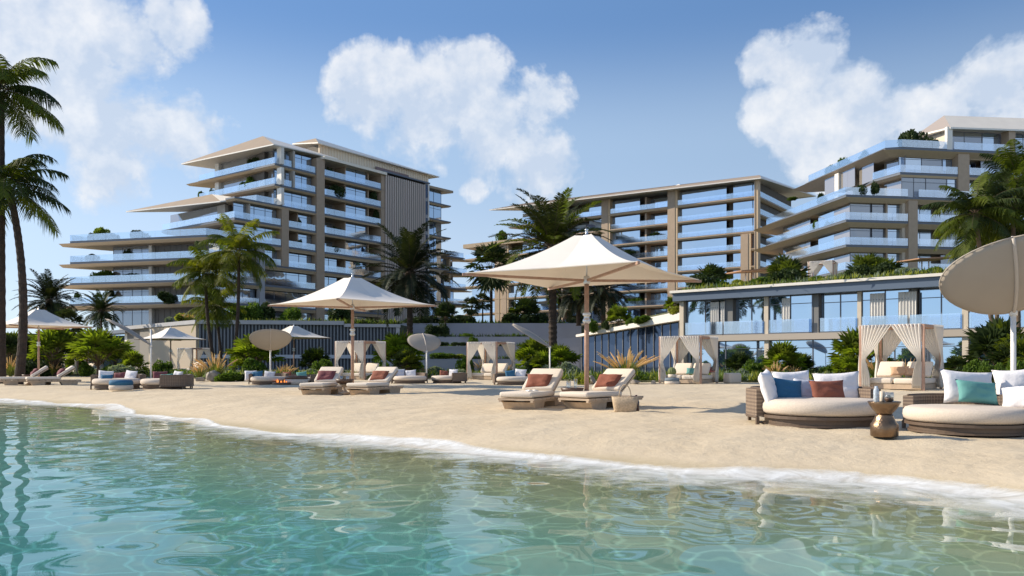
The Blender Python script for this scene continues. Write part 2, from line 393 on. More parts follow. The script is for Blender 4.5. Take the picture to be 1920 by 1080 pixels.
# ================================================================ building materials
M_beige=mat('soffit_beige',(.62,.48,.335),.55,noise=(3,.05))
M_cream=mat('cream_stone',(.66,.57,.46),.6,noise=(2,.05),bump=(30,.15,.01))
M_roof=mat('metal_roof',(.40,.30,.195),.45,noise=(.6,.05))
M_roof_lit=mat('sunlit_cream_roof',(.88,.79,.66),.45,noise=(.6,.04))  # paler roof copy: sunlight on the right-hand slopes put into the colour
M_white=mat('white_stone',(.80,.76,.70),.5,noise=(1.5,.04))
M_fascia=mat('fascia_grey',(.13,.15,.19),.4)
M_brown=mat('bronze_pier',(.43,.32,.225),.5,noise=(2,.06))
M_wallgrey=mat('grey_wall',(.46,.42,.37),.7,noise=(1.2,.08))
M_frame=mat('window_frame',(.15,.16,.19),.4,metal=.3)
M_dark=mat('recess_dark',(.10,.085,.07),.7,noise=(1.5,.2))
M_grey=mat('concrete_grey',(.40,.40,.42),.7,noise=(.8,.06),bump=(14,.2,.01))
def glassmat(name, diff, gl, fac, rough=.02, transp=False, bump=0.0):
    m=bpy.data.materials.new(name); m.use_nodes=True; nt=m.node_tree; N=nt.nodes; L=nt.links
    N.remove(N['Principled BSDF'])
    if transp: a=N.new('ShaderNodeBsdfTransparent')
    else: a=N.new('ShaderNodeBsdfDiffuse')
    a.inputs['Color'].default_value=(*diff,1)
    g=N.new('ShaderNodeBsdfGlossy'); g.inputs['Color'].default_value=(*gl,1); g.inputs['Roughness'].default_value=rough
    if bump:
        tc=N.new('ShaderNodeTexCoord'); n=N.new('ShaderNodeTexNoise'); n.inputs['Scale'].default_value=.35; n.inputs['Detail'].default_value=2
        L.new(tc.outputs['Object'],n.inputs['Vector']); b=N.new('ShaderNodeBump'); b.inputs['Strength'].default_value=1; b.inputs['Distance'].default_value=bump
        L.new(n.outputs['Fac'],b.inputs['Height']); L.new(b.outputs[0],g.inputs['Normal'])
    mx=N.new('ShaderNodeMixShader')
    lw=N.new('ShaderNodeLayerWeight'); lw.inputs['Blend'].default_value=.35
    mr=N.new('ShaderNodeMapRange'); mr.inputs[3].default_value=fac; mr.inputs[4].default_value=min(1,fac+.35); L.new(lw.outputs['Facing'],mr.inputs[0]); L.new(mr.outputs[0],mx.inputs[0])
    L.new(a.outputs[0],mx.inputs[1]); L.new(g.outputs[0],mx.inputs[2]); L.new(mx.outputs[0],N['Material Output'].inputs['Surface'])
    MATS[name]=m; return m
G_win=glassmat('window_glass',(.03,.055,.11),(.70,.84,1.0),.66,bump=.010)
G_warm=glassmat('window_glass_warm',(.30,.265,.22),(.62,.74,.92),.26,bump=.01)
G_rail=glassmat('railing_glass',(.88,.93,1.0),(.82,.92,1.0),.38,rough=.06,transp=True)
G_pod=glassmat('podium_glass',(.04,.08,.15),(.60,.77,.96),.76,bump=.005)
G_dark=glassmat('dark_glass',(.02,.03,.055),(.20,.29,.48),.16)

def hit(P, D, px):
    """distance along plan line P+D*s where the photo column px crosses it"""
    r=(px-CX)/F
    return (r*P[1]-P[0])/(D[0]-r*D[1])
def unit(d): l=math.hypot(*d); return (d[0]/l,d[1]/l)
def on(P,D,s,off=0.0):
    n=(D[1],-D[0])      # to the right of D
    return (P[0]+D[0]*s+n[0]*off, P[1]+D[1]*s+n[1]*off)

def slab(parent, pts, z, th=.28, sof=.30, inset=.45, mats=(M_fascia,M_beige), name='floor_slab', prow=None, label=None):
    """floor plate: thin dark edge over a tapered beige soffit. z = top"""
    b=MB(); n=len(pts)
    b.prism(pts, z-th, z, 0)
    c=(sum(p[0] for p in pts)/n, sum(p[1] for p in pts)/n)
    low=[]
    for p in pts:
        d=math.hypot(c[0]-p[0],c[1]-p[1]); k=inset/d; low.append((p[0]+(c[0]-p[0])*k,p[1]+(c[1]-p[1])*k))
    top=[(p[0],p[1],z-th-.003) for p in (prow or pts)]
    if prow:
        low=[]
        for p in prow:
            d=math.hypot(c[0]-p[0],c[1]-p[1]); k=inset*1.4/d; low.append((p[0]+(c[0]-p[0])*k,p[1]+(c[1]-p[1])*k))
    bot=[(p[0],p[1],z-th-sof) for p in low]
    ar=sum(pts[i][0]*pts[(i+1)%n][1]-pts[(i+1)%n][0]*pts[i][1] for i in range(n))
    rings=[bot,top] if ar>0 else [bot[::-1],top[::-1]]
    b.loft(rings,1)
    return b.build(name,mats,parent,label)

def rail(parent, pts, z, h=1.08, inset=0.0, name='glass_railing', pitch=2.4, m=None):
    """glass railing along a plan polyline, panels with small gaps and a thin foot rail"""
    b=MB(); fb=MB()
    for (a,c) in zip(pts[:-1],pts[1:]):
        a=Vector((a[0],a[1],0)); c=Vector((c[0],c[1],0)); L_=(c-a).length
        if L_<.1: continue
        k=max(1,round(L_/pitch)); d=(c-a)/k; g=d.normalized()*.015
        for i in range(k):
            b.beam(a+d*i+g+Vector((0,0,z+h/2+.04)), a+d*(i+1)-g+Vector((0,0,z+h/2+.04)), .022, h, 0)
        fb.beam(a+Vector((0,0,z+.035)),c+Vector((0,0,z+.035)),.06,.07,0)
    o=b.build(name,[m or G_rail],parent); fb.build('foot_rail',[M_fascia],o)
    return o
M_steel=mat('brushed_steel',(.6,.63,.67),.3,metal=.8)
random.seed(5)
def window(parent, P, D, s0, s1, z0, z1, off, panes=None, glass=None, transom=True, name='window', frame=None):
    """glazed bay on plan line P+D*s between s0 and s1; off = offset to the right of D"""
    a=on(P,D,s0,off); c=on(P,D,s1,off); b=MB(); fb=MB()
    W=s1-s0; k=panes or max(1,round(W/2.4))
    A=Vector((a[0],a[1],0)); C_=Vector((c[0],c[1],0)); d=(C_-A)/k
    zz=(z0+z1)/2; h=z1-z0
    nrm=Vector((D[1],-D[0],0))
    for i in range(k):
        j=nrm*random.uniform(-.006,.006)
        b.beam(A+d*i+Vector((0,0,zz))+j, A+d*(i+1)+Vector((0,0,zz))-j, .03, h, 0)
    for i in range(k+1):
        p=A+d*i+nrm*.03; fb.beam(p+Vector((0,0,z0)), p+Vector((0,0,z1)), .05,.08,0,up=Vector((D[0],D[1],0)))
    for zz2 in ((z0+.03,z1-.03)+((z0+h*.78,) if transom else ())):
        fb.beam(A+nrm*.035+Vector((0,0,zz2)),C_+nrm*.035+Vector((0,0,zz2)),.08,.045,0)
    o=b.build(name,[glass or G_win],parent); fb.build('frame',[frame or M_frame],o)
    return o
def pier(parent,P,D,s0,s1,z0,z1,o0,o1,m,name='pier'):
    p=[on(P,D,s0,o0),on(P,D,s1,o0),on(P,D,s1,o1),on(P,D,s0,o1)]
    return MB().prism(p,z0,z1).build(name,m,parent)
def ribbed(parent,P,D,s0,s1,z0,z1,o0,m,pitch=.5,depth=.12,name='ribbed_wall',base=None):
    """wall of upright battens (one mesh, a surface pattern)"""
    b=MB(); p=[on(P,D,s0,o0),on(P,D,s1,o0),on(P,D,s1,o0-.3),on(P,D,s0,o0-.3)]; b.prism(p,z0,z1,1)
    n=int((s1-s0)/pitch)
    for i in range(n):
        s=s0+(i+.25)*(s1-s0)/n; w=pitch*.42
        q=[on(P,D,s,o0+.003),on(P,D,s+w,o0+.003),on(P,D,s+w,o0+depth),on(P,D,s,o0+depth)]
        b.prism(q,z0,z1,0)
    return b.build(name,[m,base or m],parent)
def solid(parent,name,vs,fs,m,label=None):
    return MB().add(vs,fs).build(name,m,parent,label)
def roofcap(parent,name,rim,apex,m,th=.18,edge=None):
    """roof: rim points (3D, in order), apex/ridge points joined over them; underside offset down"""
    b=MB(); n=len(rim)
    low=[(p[0],p[1],p[2]-th) for p in rim]
    b.add(list(rim)+low,[(i,(i+1)%n,n+(i+1)%n,n+i) for i in range(n)]+[tuple(range(n,2*n))],1)
    return b
# ================================================================ A: stepped block left of centre
CA=(-40.7,137.0); LA=(-.806,.592); RA=(.592,.806)
def A(u,v): return (CA[0]+u*LA[0]+v*RA[0], CA[1]+u*LA[1]+v*RA[1])
LZ=[7.2+3.5*k for k in range(9)]
bA=empty('apartment_tower',(*A(8,12),7.2),label='stepped beige hotel tower left of centre with fanned terraces and ribbed wall',cat='building')
bA_inv=Vector(bA.location)
class Root:
    pass
def fix_parent(root):
    """children were built in world space: keep them there"""
    for c in root.children: c.location = Vector(c.location)-Vector(root.location)
vR=lambda px: hit(CA,RA,px)      # distance along the right-hand face
uL=lambda px: hit(CA,LA,px)
T1=(-73.8,133.4); T1b=(-69.5,139.3); K=(-48.4,126.5)
vK=-13.0
PL_low=[T1,K,A(0,44),A(14,44),A(23,0),T1b]
for k in range(1,5):
    prow=list(PL_low); ex=2.2 if k>1 else 7.0
    prow[0]=(T1[0]-ex,T1[1]+ex*.22)
    slab(bA,PL_low,LZ[k],prow=prow,sof=.5)
    rail(bA,[T1b,T1,K,A(.1,vR(593))],LZ[k]); rail(bA,[A(.1,vR(608.5)),A(.1,vR(718))],LZ[k])
A2c=A(0,-7.9); A2=lambda u: (A2c[0]+u*LA[0],A2c[1]+u*LA[1])
PL5=[A2(21.8),A2c,A(0,44),A(14,44),A(23,0)]
slab(bA,PL5,LZ[5]); rail(bA,[A2(21.6),A2c,A(.1,vR(527))],LZ[5]); rail(bA,[A(.1,vR(541)),A(.1,vR(593))],LZ[5]); rail(bA,[A(.1,vR(608.5)),A(.1,vR(718))],LZ[5])
PL6=[A2(2.5),A2c,A(0,44),A(14,44),A(22.9,3),A(12,0)]
slab(bA,PL6,LZ[6]); rail(bA,[A(12,.2),A(8,-4.5),A(.6,-3.2),A(.1,vR(593))],LZ[6]); rail(bA,[A(.1,vR(608.5)),A(.1,vR(718))],LZ[6])
PL7=[A(22.9,0),A(0,0),A(0,44),A(14,44),A(22.9,6)]
pl7p=[A(26,-.6)]+PL7[1:]
for k in (7,8):
    slab(bA,PL7,LZ[k],prow=pl7p); rail(bA,[A(22.7,.1),A(0.1,.1),A(.1,vR(593))],LZ[k]); rail(bA,[A(.1,vR(608.5)),A(.1,vR(718))],LZ[k])
M_recess=mat('shaded_recess',(.26,.22,.185),.7)  # loggia shade put into the wall colour
# right-hand face
for k in range(0,9):
    z0=LZ[k]; z1=LZ[k]+2.93
    off=-1.3
    if k>=6: segs=[('w',522,556),('w',556,592),('r',609,655),('w',655,695),('r',695,717)]
    elif k>=4: segs=[('w',446,485),('w',485,526),('r',543,566),('w',566,592),('r',609,655),('w',655,695),('r',695,717)]
    else: segs=[('w',400,440),('w',440,486),('w',500,545),('w',545,592),('w',609,640),('r',640,655),('w',655,695),('r',695,717)]
    for t,a,c in segs:
        s0,s1=vR(a),vR(c)
        if t=='w': window(bA,CA,RA,s0,s1,z0,z1,off,glass=G_win)
        else:
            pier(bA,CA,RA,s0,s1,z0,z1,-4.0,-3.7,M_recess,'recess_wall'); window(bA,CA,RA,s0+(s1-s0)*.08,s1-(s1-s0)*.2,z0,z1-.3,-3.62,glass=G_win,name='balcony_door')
            pier(bA,CA,RA,s1-.25,s1,z0,z1,-3.7,-1.0,M_brown,'side_wall')
    pier(bA,CA,RA,vR(696),vR(697.5),z0,z1,-1.3,-.9,M_brown,'side_wall')
    # thin end wing beyond the ribbed wall
    window(bA,CA,RA,vR(804),vR(832),z0,z1,-.8,glass=G_win)
    if k>0:
        pts=[A(-.1,vR(803)),A(-.1,vR(833)),A(4,vR(845)),A(9,vR(833))]
        slab(bA,[A(.3,vR(803)),A(-.1,vR(845)),A(9,vR(836)),A(9,vR(803))],LZ[k]+.0,name='end_slab',th=.22,sof=.2)
pier(bA,CA,RA,vR(593),vR(608),7.2,38.0,-1.5,.12,M_brown,'tall_pier')
pier(bA,CA,RA,vR(528),vR(541),LZ[3],LZ[6]-.6,-1.5,.1,M_brown,'tall_pier')
pier(bA,CA,RA,vR(487),vR(496),7.2,LZ[4]-.6,-.9,.1,M_grey,'tall_pier')
pier(bA,CA,RA,vR(715),vR(722),7.2,38.0,-4,-.0,M_brown,'tall_pier')
for k in range(1,6):
    P3=A(2.2,0); v0=hit(P3,RA,833); v1=hit(P3,RA,(884,880,876,878,872)[k-1])
    slab(bA,[on(P3,RA,v0),on(P3,RA,v1),on(P3,RA,v1-3,-9),on(P3,RA,v0,-9)],LZ[k],name='end_balcony',th=.24,sof=.22,prow=[on(P3,RA,v0),on(P3,RA,v1+3,-.8),on(P3,RA,v1-3,-9),on(P3,RA,v0,-9)])
    rail(bA,[on(P3,RA,v0,-.1),on(P3,RA,v1-.4,-.1)],LZ[k])
for k in range(0,5):
    P3=A(2.2,0); v0=hit(P3,RA,834)
    window(bA,P3,RA,v0,hit(P3,RA,862-k),LZ[k],LZ[k]+2.95,-1.6,glass=G_win); pier(bA,P3,RA,hit(P3,RA,846),hit(P3,RA,848.5),LZ[k],LZ[k]+2.95,-1.5,-.6,mat('sunlit_reveal2',(.58,.43,.27),.5),'side_wall')
# core volume behind the glass
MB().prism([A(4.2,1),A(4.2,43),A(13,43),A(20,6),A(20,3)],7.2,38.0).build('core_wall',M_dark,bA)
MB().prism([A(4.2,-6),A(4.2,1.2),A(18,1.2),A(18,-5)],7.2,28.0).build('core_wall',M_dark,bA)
# ribbed wall and its end
ribbed(bA,CA,RA,vR(721),vR(797),7.2,38.2,.05,mat('ribbed_metal',(.62,.53,.47),.5),pitch=.62,depth=.22,base=mat('ribbed_back',(.26,.22,.20),.6))
pier(bA,CA,RA,vR(797.3),vR(801),7.2,38.6,-.3,.1,M_grey,'slot_window_strip')
pier(bA,CA,RA,vR(801.3),vR(803.4),7.2,38.9,-.6,.25,M_white,'edge_fin')
for k in range(0,9):
    window(bA,CA,RA,vR(797.6),vR(800.6),LZ[k]+.4,LZ[k]+3.2,.14,panes=1,glass=G_dark,name='slot_window')
# left-hand face of the upper block
for k in (6,7,8):
    z0,z1=LZ[k],LZ[k]+2.93
    P=CA
    for t,a,c in (('r',518,497),('w',450,399),('w',497,450)) if k>6 else (('w',514,480),):
        s0,s1=uL(a)+.3,uL(c)
        D=LA
        p0=on(P,D,s0,2.6 if t=='r' else 1.8)
        # offset to the building side is to the right of LA here
        if t=='w': window(bA,P,D,s0,s1,z0,z1,1.8,glass=G_warm)
        else:
            pier(bA,P,D,s0,s1,z0,z1,4.2,3.8,M_wallgrey,'recess_wall'); window(bA,P,D,s0+1,s1-1.2,z0,z1-.2,3.7,glass=G_warm,name='balcony_door')
    pier(bA,P,D,uL(520)+.1,uL(511),z0,z1,1.5,.9,M_white,'round_column')
    pier(bA,P,D,uL(399),uL(392),z0,z1,2.4,1.2,M_white,'round_column') if k>6 else None
# left-hand face of the middle wing
z0,z1=LZ[5],LZ[5]+2.93
Am=lambda px: hit(A2c,LA,px)
for a,c in ((436,410),):
    pier(bA,A2c,LA,Am(a),Am(c),z0,z1,3.4,3.1,M_wallgrey,'recess_wall')
for a,c in ((394,362),(362,330),(330,306)):
    window(bA,A2c,LA,Am(a),Am(c),z0,z1,1.4,glass=G_warm)
pier(bA,A2c,LA,Am(409),Am(394.5),z0,z1,2.9,1.3,M_wallgrey,'side_wall')
# lower terraces: glazed room, pale column, dark wall
TD=unit((K[0]-T1[0],K[1]-T1[1]))
for k in range(0,5):
    z0,z1=LZ[k],LZ[k]+2.75
    if k==4: continue
    PT=T1
    s=lambda px: hit(on(PT,TD,0,-3.2),TD,px)
    window(bA,PT,TD,s(213),s(284),z0,z1,-3.2,panes=4,glass=G_warm)
    pier(bA,PT,TD,s(283.5),s(289),z0,z1,-3.4,-2.6,M_white,'round_column')
    ribbed(bA,PT,TD,s(289.5),s(400),z0,z1,-3.3,mat('dark_batten',(.17,.155,.14),.6),pitch=1.1,depth=.06,name='dark_wall')
slab(bA,[(T1[0]+8,T1[1]+1),K,A(0,44),A(14,44),A(23,0),(T1b[0]+4,T1b[1])],LZ[0],name='plinth')
# roofs
def pz(px,py,Y): v=at(px,py,Y); return (v.x,v.y,v.z)
def hiproof(parent,name,rim,apexes,faces,m,th=.2,cream=True):
    n=len(rim); low=[(p[0],p[1],p[2]-th) for p in rim]
    b=MB(); b.add(list(rim)+low,[(n+(i),n+(i+1)%n,(i+1)%n,i) for i in range(n)]+[tuple(range(n,2*n))[::-1]],1)
    for q,f in enumerate(faces): b.add(list(rim)+list(apexes),[f],2 if q==0 and cream else 0)
    return b.build(name,[m,M_white,M_roof_lit],parent)
E0=(*A(-1,-1),38.15); E1=pz(340,306.5,148.5); E2=pz(633,297,149.5); B1=(*A(20,16),38.6); P1=pz(493,255,143)
hiproof(bA,'roof',[E0,E2,B1,E1],[P1],[(0,1,4),(1,2,4),(2,3,4),(3,0,4)],M_roof)
Q0=(*A2(1.6)[:2],27.95); Q0=pz(413,376.5,132.2); Q1=pz(236,396,143); Q2=pz(452,371.5,132.5); QB=(*A(12,-1),28.3); QP=pz(397,364,136.5)
hiproof(bA,'roof',[Q0,Q2,QB,Q1],[QP],[(0,1,4),(1,2,4),(2,3,4),(3,0,4)],M_roof)
# eave over the long part of the right-hand face
MB().prism([A(-.6,vR(604)),A(-.6,vR(722)),A(9,vR(722)),A(9,vR(604))],38.05,38.55).build('eave',M_roof_lit,bA)
MB().prism([A(-.4,vR(718)),A(-.4,vR(804)),A(9,vR(804)),A(9,vR(718))],38.6,38.9).build('eave',M_fascia,bA)
MB().prism([A(-.2,vR(803)),A(-.6,vR(846)),A(9,vR(836)),A(9,vR(803))],37.9,38.4).build('eave',M_roof,bA)
# louvred rooftop screen with its own hipped roof
PS=A(5,0)
ribbed(bA,PS,RA,14,44.5,38.95,42.3,0,mat('pale_batten',(.85,.72,.55),.5),pitch=.7,depth=.10,name='louvred_screen',base=mat('pale_back',(.78,.65,.49),.6))
pier(bA,PS,RA,hit(PS,RA,702),hit(PS,RA,763),38.95,40.9,.3,.5,mat('plum_shadow',(.25,.17,.16),.6),'shadow_panel')  # shadow on the screen, put in as a dark panel
MB().prism([A(5.4,14.1),A(5.4,44.4),A(17,44.4),A(17,14.1)],38.6,42.2).build('plant_room',M_dark,bA)
r0=(*A(4,12.8),42.3); r1=(*A(4,47),42.3); r2=(*A(18,46),42.3); r3=(*A(19,8),42.0); r3=pz(548,269,158)
a0=(*A(6.8,14.6),43.9); a1=(*A(6.2,44),43.1)
hiproof(bA,'roof',[r0,r1,r2,r3],[a0,a1],[(0,1,5,4),(1,2,5),(2,3,4,5),(3,0,4)],M_roof)
fix_parent(bA)

# ================================================================ C: long block at the back
CC=(49.2,160.1); LC=(-.806,.592); RC=(.592,.806)
bC=empty('apartment_block',(CC[0],CC[1],6.5),label='long bronze and glass hotel block at the back between the two others',cat='building')
sC=lambda px: hit(CC,LC,px)
def Cp(s,t=0): return (CC[0]+s*LC[0]+t*RC[0],CC[1]+s*LC[1]+t*RC[1])
ZC=[34.5-3.5*k for k in range(0,9)]      # 34.5 .. 6.5
for k,z in enumerate(ZC):
    xl = 953 if k==1 else (968 if k==0 else 872)
    sl_=sC(xl); end=26 if k<3 else 30
    if z>7: slab(bC,[Cp(sl_),Cp(0),Cp(0,end),Cp(20,end),Cp(sl_-4,12)],z,mats=(M_brown,M_beige),th=.2,sof=.32,prow=[Cp(sl_+2.5,-.2)]+[Cp(0),Cp(0,end),Cp(20,end),Cp(sl_-4,12)])
    z1=z+2.95
    bays=[('w',1414,1371),('d',1370,1359),('w',1358,1314),('w',1314,1267),('r',1251,1196),('w',1195,1141),('w',1127,1100),('r',1100,1040),('w',1040,975)] if k<3 else \
         [('w',1388,1371),('d',1370,1359),('w',1358,1314),('w',1314,1267),('r',1251,1196),('w',1195,1141),('w',1127,1100),('r',1100,1040),('w',1040,951),('w',927,880)]
    if k>=3: bays=[('w',1416,1404)]+bays
    for t,a,c in bays:
        if c<xl: c=xl+3
        s0,s1=sC(a),sC(c)
        if s1-s0<.8: continue
        if t=='w': window(bC,CC,LC,s0,s1,z,z1,1.2,glass=G_win)
        elif t=='d': pier(bC,CC,LC,s0,s1,z,z1,2.6,2.2,M_dark,'recess_wall')
        else:
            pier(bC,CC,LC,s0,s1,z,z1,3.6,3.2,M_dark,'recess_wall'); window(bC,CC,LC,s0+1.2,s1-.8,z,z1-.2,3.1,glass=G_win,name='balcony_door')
            pier(bC,CC,LC,s1-1.6,s1-1.2,z,z1,3.2,1.0,M_brown,'side_wall')
    if z>7:
        for a,c in (((1416,1268),(1251,1142),(1126,xl)) if k<3 else ((1388,1268),(1251,1142),(1126,951),(927,880))):
            rail(bC,[on(CC,LC,sC(a),.1),on(CC,LC,sC(c),.1)],z)
    # right-hand return face
    if k<5:
        for t in (1,6,11,16,21):
            window(bC,CC,RC,t,t+4.4,z,z1,-1.4,glass=G_warm if t%2 else G_win)
        if z>7: rail(bC,[Cp(0,.2),Cp(0,25)],z)
for a,c,ztop in ((1266,1252,37.9),(1140,1128,37.9),(1403,1389,27.0),(950,940,30.5),(937,928,30.5),(1416.5,1414.5,37.9)):
    pier(bC,CC,LC,sC(a),sC(c),6.5,ztop,1.4,-.12,M_brown,'tall_pier')
    pier(bC,CC,LC,sC(a)-.52,sC(a)-.02,6.5,ztop,1.4,-.02,mat('sunlit_reveal',(.62,.45,.28),.5),'pier_reveal')  # sunlight on the pier's side put into a paler strip
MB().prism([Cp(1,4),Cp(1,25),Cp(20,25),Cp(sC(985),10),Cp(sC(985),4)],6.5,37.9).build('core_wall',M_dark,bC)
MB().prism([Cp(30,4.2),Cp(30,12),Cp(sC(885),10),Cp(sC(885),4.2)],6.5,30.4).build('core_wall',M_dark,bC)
c0=(*Cp(-1.1,-1.1),37.75); c1=pz(917,393,194); c2=pz(1530,367,185); c3=(*Cp(25,26),38); 
ca=pz(1424,328.2,163); cb=pz(985,381,199)
hiproof(bC,'roof',[c0,c2,c3,c1],[ca,cb],[(0,1,4),(1,2,4),(2,3,5,4),(3,0,4,5)],M_roof)
MB().lathe([(2.6,0),(.3,1.1)],4,(*Cp(sC(1262),3),38.6),smooth=False).build('skylight',M_white,bC)
MB().prism([Cp(sC(985),-.8),Cp(sC(872),-.8),Cp(sC(872),10),Cp(sC(985),10)],30.2,31.2).build('wing_roof',M_roof,bC)
fix_parent(bC)

# ================================================================ R: terraced block at the right
CR=(46.75,111.8); DL=unit((-3.3,25.0)); DF=unit((6.16,1.0))
bR=empty('terraced_block',(*CR,10.5),label='terraced cream hotel block at the right with planted penthouse deck',cat='building')
ZR={'a':31.5,'b':28.0,'c':24.5,'d':21.0,'e':17.5,'f':14.0,'g':10.5}
tipY=26.0
fr=lambda s,o=0: on(CR,DF,s,o)
lf=lambda s,o=0: on(CR,DL,s,o)
FX=lambda px: hit(CR,DF,px)
LX=lambda px: hit(CR,DL,px)
for key in 'cdef':
    z=ZR[key]
    pts=[lf(25.2),CR,fr(60),on(fr(60),DL,30),on(CR,DL,32,6)]
    prow=[lf(28.5,-.8)]+pts[1:]
    slab(bR,pts,z,prow=prow,sof=.6,mats=(M_fascia,M_beige),inset=.9)
    rail(bR,[lf(25),lf(.15),fr(FX(1702),.05)],z); rail(bR,[fr(FX(1722),.05),fr(60)],z)
for key in 'defg':
    z=ZR[key]; z1=z+2.9
    # left face
    for i,(a,c) in enumerate(((1.5,6),(6,10.5),(13,17),(17,22))):
        window(bR,CR,DL,a,c,z,z1,1.6,glass=G_warm if i!=1 else G_win)
    pier(bR,CR,DL,10.6,12.9,z,z1,3.2,2.9,M_cream,'recess_wall')
    # front
    window(bR,CR,DF,1.4,FX(1642),z,z1,-1.3,glass=G_warm); window(bR,CR,DF,FX(1645),FX(1667),z,z1,-1.3,glass=G_warm); window(bR,CR,DF,FX(1668),FX(1698),z,z1,-1.3,glass=G_win)
    window(bR,CR,DF,FX(1722),FX(1765),z,z1,-2.2,glass=G_win); window(bR,CR,DF,FX(1775),FX(1860),z,z1,-1.3,glass=G_warm); window(bR,CR,DF,FX(1860),FX(1960),z,z1,-1.3,glass=G_win)
    pier(bR,CR,DF,FX(1669),FX(1672),z,z1,-1.28,-.9,M_brown,'side_wall')
pier(bR,CR,DF,FX(1703),FX(1720),10.5,24,-1.6,.1,M_brown,'tall_pier')
pier(bR,CR,DF,FX(1697),FX(1702.7),10.5,24,-1.6,-.6,M_cream,'tall_pier')
pier(bR,CR,DF,FX(1840),FX(1856),10.5,24,-1.6,.1,M_brown,'tall_pier')
# level c rooms, set back
CB=(55.1,113.4); DB=unit((-1.8,5.0))
fb=lambda s,o=0: on(CB,DF,s,o); BX=lambda px: hit(CB,DF,px)
for key in 'cb':
    z=ZR[key]; z1=z+2.9
    o=-1.2 if key=='b' else -.3
    window(bR,CB,DF,.6+(0 if key=='b' else -.2),BX(1738),z,z1,o,glass=G_win if key=='b' else G_warm); window(bR,CB,DF,BX(1738),BX(1777),z,z1,o,glass=G_warm); window(bR,CB,DF,BX(1778),BX(1795),z,z1,o,glass=G_win)
    window(bR,CB,DF,BX(1818),BX(1850),z,z1,o-1,glass=G_win); window(bR,CB,DF,BX(1850),BX(1990),z,z1,o,glass=G_warm)
    window(bR,CB,DB,.5,4.3,z,z1,1.4,glass=G_warm)
    PB2=(52.0,117.5); D2=unit((-3.0,20.5))
    for i,(a,c) in enumerate(((.5,4.2),(4.4,8.2),(9.5,13))):
        window(bR,PB2,D2,a,c,z,z1,1.0 if i else 1.6,glass=G_warm)
    pier(bR,PB2,D2,8.3,9.4,z,z1,2.2,.6,M_white,'side_wall')
pier(bR,CB,DF,BX(1796),BX(1817),24.5,31,-1.4,.1,M_brown,'tall_pier')
slab(bR,[(53.4,118.3),CB,fb(50),on(fb(50),DL,20),(53.5,132)],28.0,name='floor_slab'); rail(bR,[(53.4,118.3),CB,fb(BX(1797),.02)],28.0); rail(bR,[fb(BX(1818),.02),fb(50)],28.0)
A0=(53.1,113.7); A1=(55.2,113.1)
ptsa=[(49.9,136),A0,A1,on(A1,DF,50),on(on(A1,DF,50),DL,24),(55,138)]
slab(bR,ptsa,31.5,prow=[(49.0,139.5),(52.6,113.3)]+ptsa[2:],sof=.75,inset=1.6)
rail(bR,[(50.1,135),A0,A1,on(A1,DF,hit(A1,DF,1776))],31.5); rail(bR,[on(A1,DF,hit(A1,DF,1789)),on(A1,DF,hit(A1,DF,1893))],31.5)
# penthouse
PX=lambda px: hit(A1,DF,px)
pier(bR,A1,DF,PX(1777),PX(1787),31.5,34.8,-.6,-.1,M_white,'round_column')
window(bR,A1,DF,PX(1789),PX(1856),31.5,34.6,-1.6,glass=G_warm); window(bR,A1,DF,PX(1857),PX(1889),31.5,34.6,-1.6,glass=G_win)
pier(bR,A1,DF,PX(1893),PX(1905),31.5,34.8,-1.6,-.1,M_brown,'tall_pier')
window(bR,A1,DF,PX(1906),PX(1990),31.5,34.6,-1.6,glass=G_win)
pier(bR,on(A1,DF,PX(1789),-1.6),DL,0.1,14,31.5,34.7,.3,0,M_cream,'side_wall')
h0=(*at(1782,238,114.2),); h1=(*at(1990,245,117),); h2=(75,135,34.8); h3=(*at(1716,254,121),)
ha=(*at(1770,216.5,118),); hb=(*at(1990,224,121),); hc=(72,130,37)
hiproof(bR,'roof',[h0,h1,h2,h3],[ha,hb],[(0,1,5,4),(1,2,5),(2,3,4,5),(3,0,4)],mat('dark_metal_roof',(.34,.29,.26),.5),th=.25)
MB().prism([lf(3,3.4),fr(4,-3.4),fr(50,-3.4),on(fr(50),DL,20),lf(22,3.4)],10.5,24.1).build('core_wall',M_cream,bR)
MB().prism([on(CB,DF,2,-4),on(CB,DF,48,-4),on(fb(48),DL,16),(56,130)],24.5,31.0).build('core_wall',M_cream,bR)
fix_parent(bR)

# ================================================================ P: two-storey glass pavilion in front at the right
CP=(13.37,62.0); DP=unit((1.1575,-1))
bP=empty('glass_pavilion',(*CP,0),label='low two-storey glass pavilion with planted roof at the right of the beach',cat='building')
X=lambda px: hit(CP,DP,px)
def strip(name,s0,s1,z0,z1,o0,o1,m): 
    return MB().prism([on(CP,DP,s0,o0),on(CP,DP,s1,o0),on(CP,DP,s1,o1),on(CP,DP,s0,o1)],z0,z1).build(name,m,bP)
SE=X(2040)
MB().prism([on(CP,DP,-.6,.75),on(CP,DP,SE,.75),on(CP,DP,SE,-8),(17.6,78)],5.75,6.35).build('roof_fascia',mat('blue_fascia',(.12,.16,.23),.35),bP)
MB().prism([on(CP,DP,-.75,.95),on(CP,DP,SE,.95),on(CP,DP,SE,-8),(18.2,80)],6.36,6.55).build('roof_edge',M_white,bP)
strip('middle_beam',.4,SE,2.62,3.06,-6,.35,mat('taupe_beam',(.46,.40,.34),.6))
strip('end_wall',-.2,.15,0,5.74,-.9,.4,M_cream)
MB().prism([(13.9,61.6),(14.2,61.4),(17.5,76),(17.2,76)],0,5.74).build('side_wall',M_cream,bP)
M_pierdark=mat('grey_pier',(.20,.20,.20),.6)
up=[(1288.5,1323,'w'),(1323,1360.5,'w'),(1374.5,1434,'d'),(1443,1523.5,'w'),(1535.5,1608,'d'),(1617,1705,'w'),(1720,1804,'d'),(1817,1900,'w'),(1905,2000,'w')]
